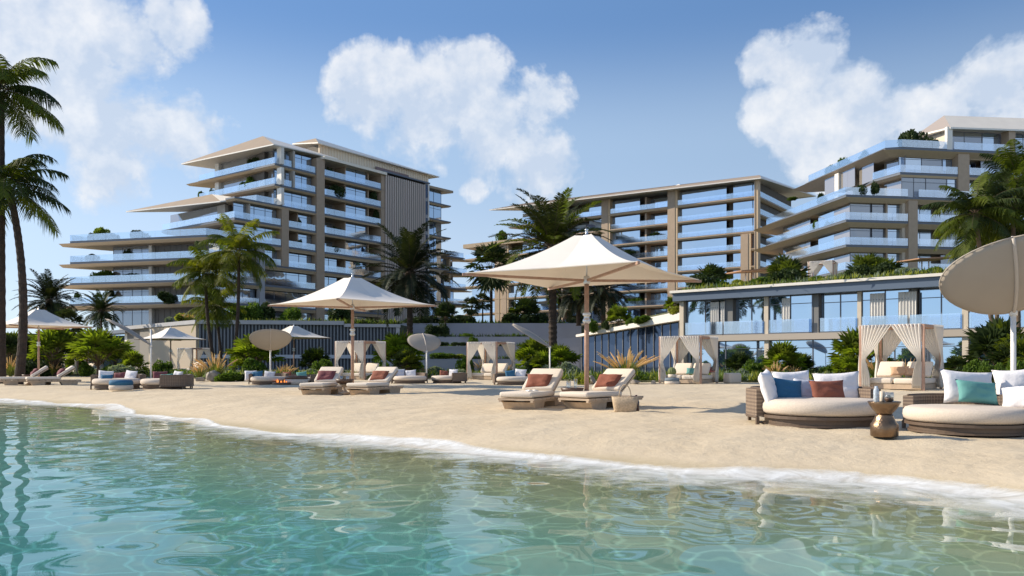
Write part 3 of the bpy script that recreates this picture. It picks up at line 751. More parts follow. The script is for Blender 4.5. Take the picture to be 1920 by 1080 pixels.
for a,c,t in up:
    window(bP,CP,DP,X(a),X(c),3.07,5.74,0 if t=='w' else -.55,panes=1 if c-a<50 else 2,glass=G_pod)
for a,c,o0,o1,m in ((1361,1374,-1.6,.02,M_pierdark),(1434.5,1442.5,-1.6,.2,M_cream),(1524,1535,-1.6,.02,M_pierdark),(1609,1616.5,-1.6,.2,M_cream),(1707.5,1717,-1.6,.02,M_pierdark),(1805,1816.5,-1.6,.2,M_cream),(1900.5,1904.5,-1.6,.2,M_cream)):
    pier(bP,CP,DP,X(a),X(c),3.07,5.74,o0,o1,m)
    if m is M_cream: pier(bP,CP,DP,X(a),X(c),0,2.61,o0,o1-.05,M_cream)
for a,c in ((1288.5,1434),(1443,1608),(1617,1804),(1817,2000)):
    window(bP,CP,DP,X(a),X(c),0,2.61,-.2,panes=max(2,round((c-a)/68)),glass=G_pod)
for a,c in ((1288,1358),(1360,1433),(1444,1520),(1540,1607),(1618,1704),(1708,1803),(1818,1900)):
    rail(bP,[on(CP,DP,X(a),.28),on(CP,DP,X(c),.28)],3.07,h=.95,pitch=6)
# curtains behind the glass
def curtain_mb(w,h,n,amp=.05):
    b=MB(); pts=[]; k=n*6
    for i in range(k+1):
        pts.append((w*i/k, amp*math.sin(2*math.pi*n*i/k)))
    vs=[(x,y,0) for x,y in pts]+[(x,y,h) for x,y in pts]+[(x,y+.012,0) for x,y in pts]+[(x,y+.012,h) for x,y in pts]
    m=k+1; fs=[]
    for i in range(k): fs+=[(i,i+1,m+i+1,m+i),(2*m+i,3*m+i,3*m+i+1,2*m+i+1)]
    b.add(vs,fs,0,True); return b
M_curt=mat('sheer_curtain',(.75,.72,.68),.9)
ang=math.atan2(DP[1],DP[0])
for px,wd in ((1333,.7),(1352,.35),(1467,.6),(1632,.9),(1685,1.1)):
    s=X(px); p=on(CP,DP,s,.10)
    o=curtain_mb(wd,2.45,int(wd*6)).build('curtain',M_curt,bP); o.location=(p[0],p[1],3.12); o.rotation_euler.z=ang
fix_parent(bP)

# ================================================================ A podium, terraces, ramp
bw=empty('podium_building',(*at(372,690,100)[:2],0),label='low podium building with pale ribbed and dark slatted walls below the stepped tower',cat='building')
PK=((372-CX)/F*100,100.0)
ZP=1+80/F*100   # 6.34
D1=unit((-.986,1)); D2=unit((6.0,1))
y1=lambda px: hit(PK,D1,px); y2=lambda px: hit(PK,D2,px)
def st2(name,P,D,s0,s1,z0,z1,o0,o1,m): return MB().prism([on(P,D,s0,o0),on(P,D,s1,o0),on(P,D,s1,o1),on(P,D,s0,o1)],z0,z1).build(name,m,bw)
ribbed(bw,PK,D1,.05,y1(283),0,ZP-.5,-.0,mat('pale_rib',(.62,.52,.40),.6),pitch=-0.0+.62,depth=-.10,base=mat('pale_rib_back',(.45,.37,.28),.6))
st2('parapet',PK,D1,0,y1(230),ZP-.5,ZP,-.45,.5,M_grey)
st2('side_wall',PK,D1,y1(282),y1(262),0,ZP-.5,.0,3,mat('dusk_grey_wall',(.24,.22,.20),.7))
st2('side_wall',PK,D1,y1(262),y1(233),0,ZP-.55,.4,3,mat('mid_grey_wall',(.16,.155,.15),.7))
st2('white_column',PK,D1,y1(232),y1(227),0,ZP-.8,.5,1.2,M_white)
window(bw,PK,D1,y1(226.5),y1(150),0,ZP-1.0,.8,panes=5,glass=G_pod)
st2('roof_slab',PK,D1,y1(240),y1(140),ZP-.95,ZP-.45,-.4,6,M_fascia)
EW=y2(742)
M_slat=mat('slat_grey',(.17,.19,.22),.5); M_slatb=mat('slat_back',(.05,.055,.07),.6)
ribbed(bw,PK,D2,.02,EW,0,ZP-.5,0,M_slat,pitch=.42,depth=.22,name='slatted_screen',base=M_slatb)
st2('parapet',PK,D2,-.1,EW*.73,ZP-.5,ZP,-.5,.55,M_grey); st2('parapet',PK,D2,EW*.73+.02,EW+.6,ZP-.75,ZP-.35,-.5,.5,M_grey)
st2('middle_rail',PK,D2,.02,EW,1.55,2.0,.36,.46,mat('pale_rail',(.42,.46,.52),.5))
st2('end_post',PK,D2,EW,EW+.5,0,ZP-.4,-.3,.4,M_grey)
fix_parent(bw)
def sblock(name,pts,z0,z1,m,kind='structure'):
    o=MB().prism(pts,z0,z1).build(name,m); tag(o,kind=kind); return o
M_soil=mat('planted_soil',(.09,.10,.05),.95,noise=(1.5,.4),bump=(5,.6,.1))
cx0=at(742,600,108)
MB_ground=sblock('terrace_ground',[(-74,150),(-50,124),(-40,108),(-15,107),(-14.5,115.6),(12,115.6),(16,78),(15,68.5),(60,36),(140,60),(150,260),(-90,260),(-92,132)],-1,6.1,M_soil)
hill=MB().prism([(14,72),(62,40),(140,62),(150,200),(45,200),(36,118)],[6.1,6.1,6.1,10.3,10.3,10.3],[6.1+.02,6.3,6.4,10.45,10.45,10.4]).build('garden_slope',M_soil); tag(hill,kind='structure')
GW=mat('terrace_wall',(.30,.31,.36),.75,noise=(.5,.06),bump=(10,.2,.01))
def terrace(px0,px1,py,Y,zb,label,th=.35,py1=None):
    a=at(px0,py,Y); b_=at(px1,py if py1 is None else py1,Y)
    o=MB().prism([(a.x,Y),(b_.x,Y),(b_.x,Y+th),(a.x,Y+th)],[zb]*4,[a.z,b_.z,b_.z,a.z]).build('retaining_wall',GW)
    return tag(o,label,'retaining wall')
terrace(741,1090,606,112,0,'tallest blue-grey retaining wall under the palms at the back')
terrace(772,996,632.5,104,0,'second blue-grey planter wall stepping down below the tallest wall')
terrace(720,1086,651,97,0,'third blue-grey planter wall between the two sloping beds')
terrace(700,1086,675,90,0,'lowest blue-grey planter wall just behind the beach plants')
terrace(996,1090,634,101,0,'blue-grey wall block at the right end of the planter steps')
# ramp planter with glazed front
rp=empty('ramp_planter',(*at(1180,680,66)[:2],0),label='sloping white planter ramp over a dark glazed wall beside the glass pavilion',cat='ramp')
ra=at(1083,632,74); rb=at(1281,600,62.5)
RD=unit((rb.x-ra.x,rb.y-ra.y)); RL=math.hypot(rb.x-ra.x,rb.y-ra.y)
def quadprism(P,D,s0,s1,o0,o1,zb0,zb1,zt0,zt1,name,m):
    p=[on(P,D,s0,o0),on(P,D,s1,o0),on(P,D,s1,o1),on(P,D,s0,o1)]
    return MB().prism(p,[zb0,zb1,zb1,zb0],[zt0,zt1,zt1,zt0]).build(name,m,rp)
za,zb_=ra.z,rb.z
Pq=(ra.x,ra.y)
quadprism(Pq,RD,0,RL,-.4,.2,za,zb_,za+.22,zb_+.5,'front_beam',M_white)
quadprism(Pq,RD,0,RL,-4.4,-.41,za,zb_,za+.1,zb_+.2,'planting_bed',M_soil)
bk=at(1122,606,80); bk2=at(1256,576,68)
quadprism(Pq,RD,2.2,RL,-5,-4.41,za-.2,zb_-.2,za+1.45,zb_+1.6,'back_parapet',M_white)
z0s=0
b=MB(); n=14
for i in range(n):
    s0=RL*i/n; s1=RL*(i+1)/n; t0=za+(zb_-za)*i/n-.02; t1=za+(zb_-za)*(i+1)/n-.02
    p=[on(Pq,RD,s0,-.5),on(Pq,RD,s1,-.5),on(Pq,RD,s1,-.54),on(Pq,RD,s0,-.54)]
    b.prism(p,[0]*4,[t0,t1,t1,t0],0)
    b.prism([on(Pq,RD,s0,-.42),on(Pq,RD,s0+.035,-.42),on(Pq,RD,s0+.035,-.49),on(Pq,RD,s0,-.49)],0,t0,1)
b.build('glass_wall',[G_dark,mat('pale_mullion',(.26,.27,.29),.4)],rp)
fix_parent(rp)
# ================================================================ beach furniture
M_canvas=mat('cream_canvas',(.80,.74,.67),.85,noise=(1.2,.03),bump=(120,.1,.002))
M_wood=mat('pinkish_wood',(.42,.26,.19),.5,noise=(14,.15))
M_teak=mat('pale_teak',(.50,.38,.27),.6,noise=(9,.12))
M_cush=mat('cushion_cream',(.70,.62,.53),.95,noise=(2,.03),bump=(26,.25,.012))
M_boucle=mat('boucle_fabric',(.64,.55,.46),.98,noise=(40,.08),bump=(75,.6,.008))
M_post=mat('white_metal',(.78,.77,.75),.4)
def pillowmat(name,c): return mat(name,c,.85,noise=(3,.08),bump=(7,.55,.03))
PM={'rust':pillowmat('rust_fabric',(.235,.075,.045)),'white':pillowmat('white_linen',(.78,.76,.78)),'blue':pillowmat('blue_fabric',(.03,.13,.24)),
    'teal':pillowmat('teal_fabric',(.12,.32,.30)),'lav':pillowmat('pale_grey_linen',(.55,.56,.62)),'plum':pillowmat('plum_fabric',(.17,.05,.06)),
    'tan':pillowmat('tan_fabric',(.55,.35,.22)),'black':pillowmat('dark_fabric',(.05,.035,.03))}
def canopy_mb(hd, zt, zb, n=12, seg=14, t0=.10):
    b=MB(); rings=[]; N=4*n
    for k in range(seg+1):
        t=t0+(1-t0)*k/seg; ring=[]
        for i in range(N):
            a=2*math.pi*i/N; q=a%(math.pi/2); # corner at q=0
            rr=hd/(math.cos(q)+math.sin(q))             # square with corners on the axes
            e=1-abs(q-math.pi/4)/(math.pi/4)
            rr*=1-.055*e**1.0*t                          # edges pulled in a little
            z=zb+(zt-zb)*((1-t)/(1-t0))**1.55 - .05*e*math.sin(math.pi*t)
            ring.append(Vector((rr*t*math.cos(a),rr*t*math.sin(a),z)))
        rings.append(ring)
    vs=[p for r_ in rings for p in r_]; fs=[]
    for k in range(seg):
        for i in range(N):
            j=(i+1)%N; fs.append((k*N+i,k*N+j,(k+1)*N+j,(k+1)*N+i))
    fs.append(tuple(range(N)))
    b.add(vs,fs,0,False)
    return b
def umbrella(hd=2.8,zt=3.85,za=2.9):
    t=empty('square_parasol'); 
    c=canopy_mb(hd,zt,za+.04).build('canopy',M_canvas,t)
    s=c.modifiers.new('s','SOLIDIFY'); s.thickness=.018; s.offset=0
    for i in range(4):
        a=i*math.pi/2
        d=Vector((math.cos(a),math.sin(a),0))
        MB().beam(d*.06+Vector((0,0,za-.05)),d*(hd+.05)+Vector((0,0,za+.01)),.05,.055).build('arm',M_wood,t)
    p=MB(); p.tube([(0,0,-.2),(0,0,za-.02)],.053,12); p.build('pole',M_wood,t)
    m=MB(); m.tube([(0,0,za-.02),(0,0,zt-.02)],.02,8); m.build('mast_rod',M_steel,t)
    h=MB(); h.lathe([(.06,za-.13),(.08,za-.10),(.08,za-.02),(.06,za+.05)],12); h.build('hub',M_steel,t)
    k=MB(); k.lathe([(.06,za-1.02),(.095,za-.98),(.095,za-.94),(.065,za-.9),(.065,za-.85),(.095,za-.83),(.095,za-.79),(.06,za-.76)],12); k.build('collar',M_steel,t)
    f=MB(); f.lathe([(.10,zt-.01),(.085,zt+.02),(.035,zt+.03),(.035,zt+.13),(.05,zt+.15),(.01,zt+.17)],10); f.build('finial',M_steel,t)
    return t
U=umbrella()
UG='square cream parasols on the beach'
def set_t(o,loc,rz,label,cat,group=None,scale=None):
    o.location=loc; o.rotation_euler.z=rz
    if scale: o.scale=(scale,)*3
    return tag(o,label,cat,group)
u1=gp(1100,18)
set_t(U,(u1.x,18,0),R(-75),'largest cream square parasol over the two nearest sun loungers','parasol',UG)
for px,Y,a,lab,sc in ((661,28,-88,'cream square parasol over the pair of loungers left of centre',1.03),
                   (72.5,43,-86,'cream square parasol at the left edge between tall palm trunks',1.0),
                   (320,66,-84,'small distant cream parasol in front of the pale ribbed wall',1.0),
                   (551,62,-84,'small distant cream parasol half hidden behind a round tilted sunshade',1.0)):
    g=gp(px,Y); copy_tree(U,(g.x,Y,0),R(a),lab,UG,scale=sc)

# ---- sun loungers
def rbox(b,x0,x1,y0,y1,z0,z1,r=.04,M=None,mi=0,n=3):
    """soft-edged box as a stack of rounded rectangles"""
    prof=[]
    for k in range(n+1):
        a=math.pi/2*k/n; prof.append((r*(1-math.sin(a)), z0+r*(1-math.cos(a))))
    prof+= [(p[0],z1-(p[1]-z0)) for p in prof[::-1]]
    rings=[]
    for ins,z in prof:
        ring=[]
        rc=max(r*1.2-ins,.004)
        for cxx,cyy,a0 in ((x1-ins-rc,y1-ins-rc,0),(x0+ins+rc,y1-ins-rc,90),(x0+ins+rc,y0+ins+rc,180),(x1-ins-rc,y0+ins+rc,270)):
            for q in range(4):
                a=R(a0+30*q); v=Vector((cxx+rc*math.cos(a),cyy+rc*math.sin(a),z))
                ring.append(M@v if M is not None else v)
        rings.append(ring)
    b.loft(rings,mi,True,True,True); return b
def lounger():
    t=empty('sun_lounger')
    rbox(MB(),-.39,.39,0,1.32,.25,.37,.045).build('mattress',M_cush,t)
    M=Matrix.Translation((0,1.22,.36))@Matrix.Rotation(R(35),4,'X')
    rbox(MB(),-.39,.39,0,.78,-.03,.09,.045,M).build('backrest',M_cush,t)
    M2=Matrix.Translation((0,1.24,.31))@Matrix.Rotation(R(35),4,'X')
    b=MB(); b.box(-.36,.36,.02,.76,-.035,0,M2); b.build('backrest_frame',M_teak,t)
    b=MB()
    for i in range(9): b.box(-.42+.0,.42,.02+i*.235,.02+i*.235+.215,.19,.235)
    b.box(-.40,-.34,.02,2.1,.15,.189); b.box(.34,.40,.02,2.1,.15,.189)
    b.build('platform',M_teak,t)
    for y0,y1 in ((.14,.72),(1.3,1.98)):
        b=MB(); b.add([(-.36,y0+.1,-.03),(.36,y0+.1,-.03),(.36,y1-.02,-.03),(-.36,y1-.02,-.03),(-.38,y0,.148),(.38,y0,.148),(.38,y1,.148),(-.38,y1,.148)],[(0,3,2,1),(4,5,6,7),(0,1,5,4),(1,2,6,5),(2,3,7,6),(3,0,4,7)])
        b.build('base_block',M_teak,t)
    return t
LGG='cream sun loungers in pairs'
LGR=lounger()
LSP=[(.07,17.05,-25,'nearest pair: left cream sun lounger carrying an open book'),
     (1.30,17.1,-42,'nearest pair: right cream sun lounger with a straw bag at its side'),
     (-6.19,24.6,-8,'left cream sun lounger with a plum cushion under the second parasol'),
     (-4.79,24.6,-23,'right cream sun lounger with a brown cushion under the second parasol'),
     (-22.6,35.2,-58,'far left cream lounger cut by the photo edge'),
     (-21.3,35.0,-55,'far left cream lounger beside the pole of the leftmost parasol')]
def loc_on(L,x,y,z):
    a=R(L[2]); return Vector((L[0]+x*math.cos(a)-y*math.sin(a), L[1]+x*math.sin(a)+y*math.cos(a), z))
for i,L_ in enumerate(LSP):
    if i==0: set_t(LGR,(L_[0],L_[1],0),R(L_[2]),L_[3],'sun lounger',LGG)
    else: copy_tree(LGR,(L_[0],L_[1],0),R(L_[2]),L_[3],LGG)

# ---- cushions
def pillow_me(w,h,t,seed=0,n=14):
    r=random.Random(seed); vs=[];fs=[]
    ph=[r.uniform(0,6.28) for _ in range(6)]
    def pt(a,b,s):
        x=a*w/2*(1-.10*(1-b*b)*(abs(a)**3)); y=b*h/2*(1-.10*(1-a*a)*(abs(b)**3))
        th=t/2*((1-a**4)**.6)*((1-b**4)**.6)
        wr=.10*t*math.sin(5*a+3*b+ph[0])*math.sin(4*b+ph[1])+.06*t*math.sin(11*a*b+ph[2]+7*b)
        th=max(0,th+wr*(1-a*a)*(1-b*b))
        return (x,y,s*th)
    for s in (1,-1):
        base=len(vs)
        for j in range(n+1):
            for i in range(n+1): vs.append(pt(-1+2*i/n,-1+2*j/n,s))
        for j in range(n):
            for i in range(n):
                f=(base+j*(n+1)+i,base+j*(n+1)+i+1,base+(j+1)*(n+1)+i+1,base+(j+1)*(n+1)+i)
                fs.append(f if s>0 else f[::-1])
    b=MB(); b.add(vs,fs,0,True); me=b.mesh('pillow')
    bm=bmesh.new(); bm.from_mesh(me); bmesh.ops.remove_doubles(bm,verts=bm.verts,dist=.0008); bm.to_mesh(me); bm.free()
    return me
def pillow(loc,w,h,t,col,rx,rz,label,ry=0,group=None,seed=1,cat='cushion'):
    """stands in its own xz plane before rotation; rx leans it back"""
    me=pillow_me(w,h,t,seed); o=link('throw_pillow',me,PM[col])
    o.rotation_mode='ZYX'
    o.matrix_world=Matrix.Translation(loc)@Matrix.Rotation(rz,4,'Z')@Matrix.Rotation(rx,4,'X')@Matrix.Rotation(ry,4,'Z')
    m=o.matrix_world.copy(); o.rotation_mode='XYZ'; o.location=m.to_translation(); o.rotation_euler=m.to_euler()
    return tag(o,label,cat,group)
for L_,lab,c in zip(LSP,('rust throw cushion on the nearest left lounger','rust throw cushion on the nearest right lounger beside the parasol pole','plum throw cushion on the left lounger of the second pair','brown throw cushion on the right lounger of the second pair','dark red cushion on the lounger cut by the left edge','dark red cushion on the lounger by the leftmost parasol pole'),('rust','rust','plum','rust','plum','plum')):
    p=loc_on(L_,-.03,1.34,.57)
    pillow(p,.62,.42,.19,c,R(52),R(L_[2]+4),lab,seed=len(lab))
# ---- small tables by the loungers
M_darkwood=mat('dark_wood',(.10,.055,.035),.45,noise=(10,.2))
M_bronze=mat('hammered_bronze',(.23,.155,.10),.32,metal=.9,noise=(6,.25),bump=(38,.5,.012))
M_glass=glassmat('clear_glass',(.92,.95,.96),(1,1,1),.14,transp=True)
def bowltable(name,loc,label,sc=1.0):
    t=empty(name,loc,0,label,'side table'); t.scale=(sc,)*3
    MB().lathe([(.10,.0),(.17,.02),(.17,.05),(.07,.09),(.06,.2),(.10,.26),(.2,.30)],20).build('base',M_teak,t)
    MB().lathe([(.14,.30),(.24,.36),(.28,.46),(.26,.46),(.22,.38),(.02,.35)],24).build('bowl_top',M_darkwood,t)
    return t
g=gp(1073,17.9); bowltable('side_table',(g.x,17.9,0),'dark wooden bowl table between the nearest pair of loungers',.95)
g=gp(646,25.3); bowltable('side_table',(g.x,25.3,0),'dark wooden bowl table between the second pair of loungers',1.05)
g=gp(54,36.4); bowltable('side_table',(g.x,36.4,0),'dark wooden bowl table between the far left loungers')
def hurricane(loc,r,h,label,m=M_glass,cat='glass'):
    o=MB().lathe([(r*.7,0),(r,.01),(r*1.05,h*.5),(r,h),(r*.93,h),(r*.98,h*.5),(r*.9,.03),(.002,.025)],16).build('drinking_glass',m); o.location=loc
    return tag(o,label,cat)
g=gp(1066,17.85); hurricane((g.x,17.85,.34),.05,.26,'tall clear glass on the bowl table left of the big parasol pole')
g=gp(1079,17.95); hurricane((g.x,17.95,.34),.04,.30,'taller narrow clear glass beside the parasol pole')
g=gp(640,25.3); hurricane((g.x,25.3,.38),.05,.2,'left wine glass on the bowl table of the second pair')
g=gp(652,25.3); hurricane((g.x,25.3,.38),.05,.2,'right wine glass on the bowl table of the second pair')
# open book, straw bag
p=loc_on(LSP[0],.12,.62,.372)
bk_=empty('open_book',p,R(20),'open book lying on the nearest left lounger','book')
for s in (-1,1):
    b=MB(); n=6; ring=[]
    vs=[];fs=[]
    for i in range(n+1):
        x=s*(.005+.13*i/n); z=.035*math.sin(math.pi*min(1,i/n*.9+.1))
        vs+=[(x,-.09,z),(x,.09,z),(x,-.09,0),(x,.09,0)]
    for i in range(n): fs+=[(4*i,4*i+1,4*i+5,4*i+4),(4*i+2,4*i+6,4*i+7,4*i+3),(4*i,4*i+4,4*i+6,4*i+2),(4*i+1,4*i+3,4*i+7,4*i+5)]
    b.add(vs,fs); b.build('page_block',M_white,bk_)
M_straw=mat('woven_straw',(.52,.40,.27),.8,noise=(30,.2),bump=(55,.8,.012))
g=gp(1172,16.3); bag=empty('straw_bag',(g.x,16.3,-.01),R(-8),'woven straw beach bag with looped handles on the sand','bag')
rings=[]
for z,w,d in ((0,.21,.10),(.03,.225,.115),(.18,.25,.125),(.32,.275,.12)):
    rings.append([Vector((w*math.copysign(abs(math.cos(a))**.6,math.cos(a)),d*math.copysign(abs(math.sin(a))**.6,math.sin(a)),z)) for a in [2*math.pi*i/24 for i in range(24)]])
inner=[[Vector((v.x*.93,v.y*.9,v.z)) for v in r_] for r_ in (rings[3],rings[1])]
MB().loft(rings+inner,0,True,True,True).build('woven_body',M_straw,bag)
for s in (-1,1):
    MB().tube([(.12*math.cos(a),s*(.10-.03*math.sin(a)),.31+.25*math.sin(a)) for a in [math.pi*i/12 for i in range(13)]],.010,6).build('handle',M_straw,bag)
g=gp(1193,16.5); o=MB().lathe([(.045,0),(.05,.02),(.05,.2),(.03,.26),(.018,.29),(.018,.34),(.002,.345)],14).build('wine_bottle',mat('dark_bottle',(.05,.012,.015),.15,coat=.5)); o.location=(g.x,16.5,-.01); o.scale=(1.3,1.3,1); tag(o,'dark red bottle standing on the sand beside the straw bag','bottle')

# ---- round daybeds
M_wick=mat('wicker_brown',(.27,.20,.145),.7)
def wicker(m,cA,cB,scale=24):
    nt=m.node_tree; N=nt.nodes; L=nt.links; p=N['Principled BSDF']; tc=N.new('ShaderNodeTexCoord')
    sp=N.new('ShaderNodeSeparateXYZ'); L.new(tc.outputs['Object'],sp.inputs[0])
    at2=N.new('ShaderNodeMath'); at2.operation='ARCTAN2'; L.new(sp.outputs['Y'],at2.inputs[0]); L.new(sp.outputs['X'],at2.inputs[1])
    cb=N.new('ShaderNodeCombineXYZ'); L.new(at2.outputs[0],cb.inputs['X']); L.new(sp.outputs['Z'],cb.inputs['Y'])
    ro=N.new('ShaderNodeMapping'); ro.inputs['Rotation'].default_value=(0,0,R(45)); L.new(cb.outputs[0],ro.inputs[0])
    ck=N.new('ShaderNodeTexChecker'); ck.inputs['Scale'].default_value=scale; ck.inputs['Color1'].default_value=(*cA,1); ck.inputs['Color2'].default_value=(*cB,1)
    L.new(ro.outputs[0],ck.inputs['Vector']); L.new(ck.outputs['Color'],p.inputs['Base Color'])
    b=N.new('ShaderNodeBump'); b.inputs['Distance'].default_value=.01; L.new(ck.outputs['Fac'],b.inputs['Height']); L.new(b.outputs[0],p.inputs['Normal'])
wicker(M_wick,(.25,.185,.135),(.14,.10,.075))
M_bmetal=mat('brown_metal',(.12,.082,.058),.5)
def daybed():
    t=empty('round_daybed')
    def ell(r,z,dy=0,n=40,sx=1.0,sy=.95): return [Vector((r*sx*math.cos(2*math.pi*i/n),r*sy*math.sin(2*math.pi*i/n)+dy,z)) for i in range(n)]
    prof=[(.80,.17),(.88,.18),(.935,.22),(.95,.28),(.945,.34),(.91,.395),(.84,.42),(.6,.432),(.3,.437),(.05,.438)]
    MB().loft([ell(r,z,-.08) for r,z in prof],0,True,True,True).build('seat_cushion',M_boucle,t)
    MB().loft([ell(.88,.0,-.06),ell(.88,.035,-.06)],0,True,True,False).build('plinth',M_bmetal,t)
    MB().loft([ell(.86,.036,-.06),ell(.86,.12,-.06)],0).loft([ell(.93,.121,-.06),ell(.93,.168,-.06)],0).build('plinth_band',M_bmetal,t)
    # shell round the back and sides
    pts=[]; 
    a0,a1=-2,182; n=44
    outer=[];inner=[]
    for i in range(n+1):
        a=R(a0+(a1-a0)*i/n); c,s=math.cos(a),math.sin(a)
        ro=1.04; q=1/((abs(c)**3.2+abs(s)**3.2)**(1/3.2))
        outer.append((ro*c*q,ro*s*q)); inner.append(((ro-.17)*c*q,(ro-.17)*s*q))
    poly=outer+inner[::-1]
    vs=[(x,y,z) for z in (.13,.57) for x,y in poly]; m=len(poly)
    fs=[(i,(i+1)%m,m+(i+1)%m,m+i) for i in range(m)]
    k=n+1
    for i in range(n):
        j0,j1=i,i+1; q0,q1=m-1-i,m-2-i
        fs.append((m+j0,m+j1,m+q1,m+q0)); fs.append((j1,j0,q0,q1))
    MB().add(vs,fs).build('wicker_shell',M_wick,t)
    b=MB(); 
    b.tube([Vector(((o_[0]+i_[0])/2,(o_[1]+i_[1])/2,.58)) for o_,i_ in zip(outer,inner)],.022,6); b.build('top_rail',M_bmetal,t)
    b=MB(); b.tube([Vector((o_[0]*.99,o_[1]*.99,.125)) for o_ in outer],.025,6); b.build('lower_rail',M_bmetal,t)
    for e in (0,11,22,33,44):
        x,y=outer[e]; MB().beam((x*.985,y*.985,-.06),(x*.985,y*.985,.125),.05,.05).build('foot',M_bmetal,t)
    return t
DBG='round wicker daybeds on the sand'
DB=daybed()
DBS=[(4.98,13.0,4,1.0,'round cream daybed with white, blue and rust cushions, left of the bronze table'),
     (6.62,11.62,-50,.87,'round cream daybed at the right edge with a teal cushion and dark wicker arm'),
     (-15.3,31.0,12,.92,'round daybed with blue cushions behind the blue-topped pouf'),
     (-13.25,30.6,-78,.92,'round daybed seen from its wicker back with plum and teal cushions'),
     (-11.2,36.8,14,.85,'round daybed with blue cushions beside the fire bowl'),
     (-4.95,38.6,18,.85,'round daybed with pale blue cushions left of the round white sunshade pole'),
     (-3.15,39.4,-70,.85,'round daybed with a red cushion right of the round white sunshade pole'),
     (.05,36.4,16,.85,'round daybed with pale blue cushions behind the nearest left lounger'),]
for i,(x,y,a,s,lab) in enumerate(DBS):
    if i==0: set_t(DB,(x,y,0),R(a),lab,'daybed',DBG)
    else: copy_tree(DB,(x,y,0),R(a),lab,DBG,scale=s)
# cushions on daybed 1 and 2
def pp(px,py,Y,w,h,t,c,lean,rz,lab,ry=0,seed=1): pillow(at(px,py-1.5,Y),w*1.1,h*1.12,t*1.1,c,R(90-lean),R(rz),lab,ry=R(ry),seed=seed)
pp(1440,727,12.95,.50,.50,.18,'white',14,62,'large white cushion against the left arm of the round daybed',6,1)
pp(1487,727,13.75,.66,.52,.2,'white',16,12,'large pale cushion at the back left of the round daybed',2,2)
pp(1477,733,13.15,.48,.36,.15,'blue',22,12,'deep blue square cushion on the left of the round daybed',-8,3)
pp(1508,732,13.3,.34,.34,.12,'lav',20,8,'small pale grey cushion between the blue and rust ones',-6,4)
pp(1570,728,13.55,.70,.48,.2,'white',14,-8,'large white cushion behind the rust one on the round daybed',3,5)
pp(1552,735,13.0,.53,.34,.15,'rust',20,2,'rust brown cushion in the middle of the round daybed',1,6)
pp(1815,728,12.2,.78,.48,.2,'white',16,6,'large white cushion behind the teal one at the right edge',-4,7)
pp(1832,737,11.7,.56,.32,.15,'teal',22,4,'teal square cushion on the daybed at the right edge',-6,8)
pp(1905,727,12.3,.55,.52,.2,'white',14,-18,'greyish white cushion at the back right of the right-edge daybed',4,9)
pp(1917,748,11.4,.50,.36,.18,'white',30,-50,'white cushion inside the dark wicker arm at the right edge',8,10)
# cushions on the far daybeds
far=[(198,708,30.9,.5,.45,'white',20,'white cushion at the left of the daybed behind the pouf'),(200,712,30.4,.42,.32,'blue',5,'blue cushion on the daybed behind the blue-topped pouf'),
 (225,709,31.3,.45,.38,'plum',0,'plum cushion at the back of the daybed behind the pouf'),(245,707,31.2,.5,.42,'white',-15,'white cushion at the right of the daybed behind the pouf'),
 (300,708,30.9,.5,.4,'plum',20,'plum cushion over the wicker back of the turned daybed'),(313,711,30.4,.45,.32,'teal',-5,'teal cushion on the daybed turned away'),
 (333,707,31.0,.4,.38,'white',-20,'white cushion at the corner of the turned daybed'),
 (470,706,37.0,.5,.45,'white',20,'white cushion on the daybed beside the fire bowl'),(483,706,36.8,.45,.4,'blue',0,'blue cushion on the daybed beside the fire bowl'),(505,706,37.2,.5,.4,'lav',-6,'pale grey cushion on the daybed beside the fire bowl'),
 (749,702,39,.5,.42,'lav',12,'pale grey cushion on the daybed left of the white sunshade pole'),(770,703,39,.5,.38,'white',0,'white cushion on the daybed left of the white sunshade pole'),
 (832,703,39.6,.4,.34,'rust',0,'rust cushion on the daybed right of the white sunshade pole'),(850,701,39.8,.45,.36,'white',-20,'white cushion on the daybed right of the white sunshade pole'),
 (957,704,36.8,.45,.38,'blue',10,'small blue cushion on the daybed behind the nearest left lounger'),(976,702,36.9,.5,.4,'white',-10,'white cushion on the daybed behind the nearest left lounger')]
for i,(px,py,Y,w_,h_,c,rz,lab) in enumerate(far): pp(px,py,Y,w_,h_,.16,c,16,rz,lab,ry=(i%3-1)*5,seed=20+i)
# ---- bronze table with bottle, tin and bowl
g=gp(1658,10.95); tb=empty('bronze_table',(g.x,10.95,-.01),0,'hammered bronze hourglass side table between the two nearest daybeds','side table')
MB().lathe([(.165,0),(.178,.01),(.18,.12),(.175,.17),(.15,.2),(.115,.28),(.112,.30)],32).build('base',M_bronze,tb)
MB().lathe([(.10,.301),(.105,.32),(.15,.37),(.19,.43),(.212,.475),(.205,.482),(.18,.478),(.002,.476)],32).build('bowl_top',M_bronze,tb)
b=MB().lathe([(.034,0),(.038,.01),(.038,.15),(.03,.18),(.022,.19),(.022,.215),(.002,.217)],16).build('water_bottle',mat('patterned_glass',(.55,.62,.7),.1,noise=(28,.45),trans=.3)); b.location=(at(1643,700,10.85).x,10.85,.466); tag(b,'clear patterned water bottle on the bronze table','bottle')
b=MB().lathe([(.03,0),(.032,.01),(.032,.14),(.002,.142)],16).build('tall_candle',M_cream); b.location=(at(1654,700,11.0).x,11.0,.466); tag(b,'cream pillar candle behind the bottle on the bronze table','candle')
pb=empty('potted_succulent',(at(1667,700,10.9).x,10.9,.466),0,'small dark succulent in a glass bowl on the bronze table','plant')
MB().lathe([(.03,0),(.05,.01),(.058,.04),(.05,.065),(.045,.06),(.002,.03)],16).build('bowl',M_darkwood,pb)
b=MB(); rr_=random.Random(3)
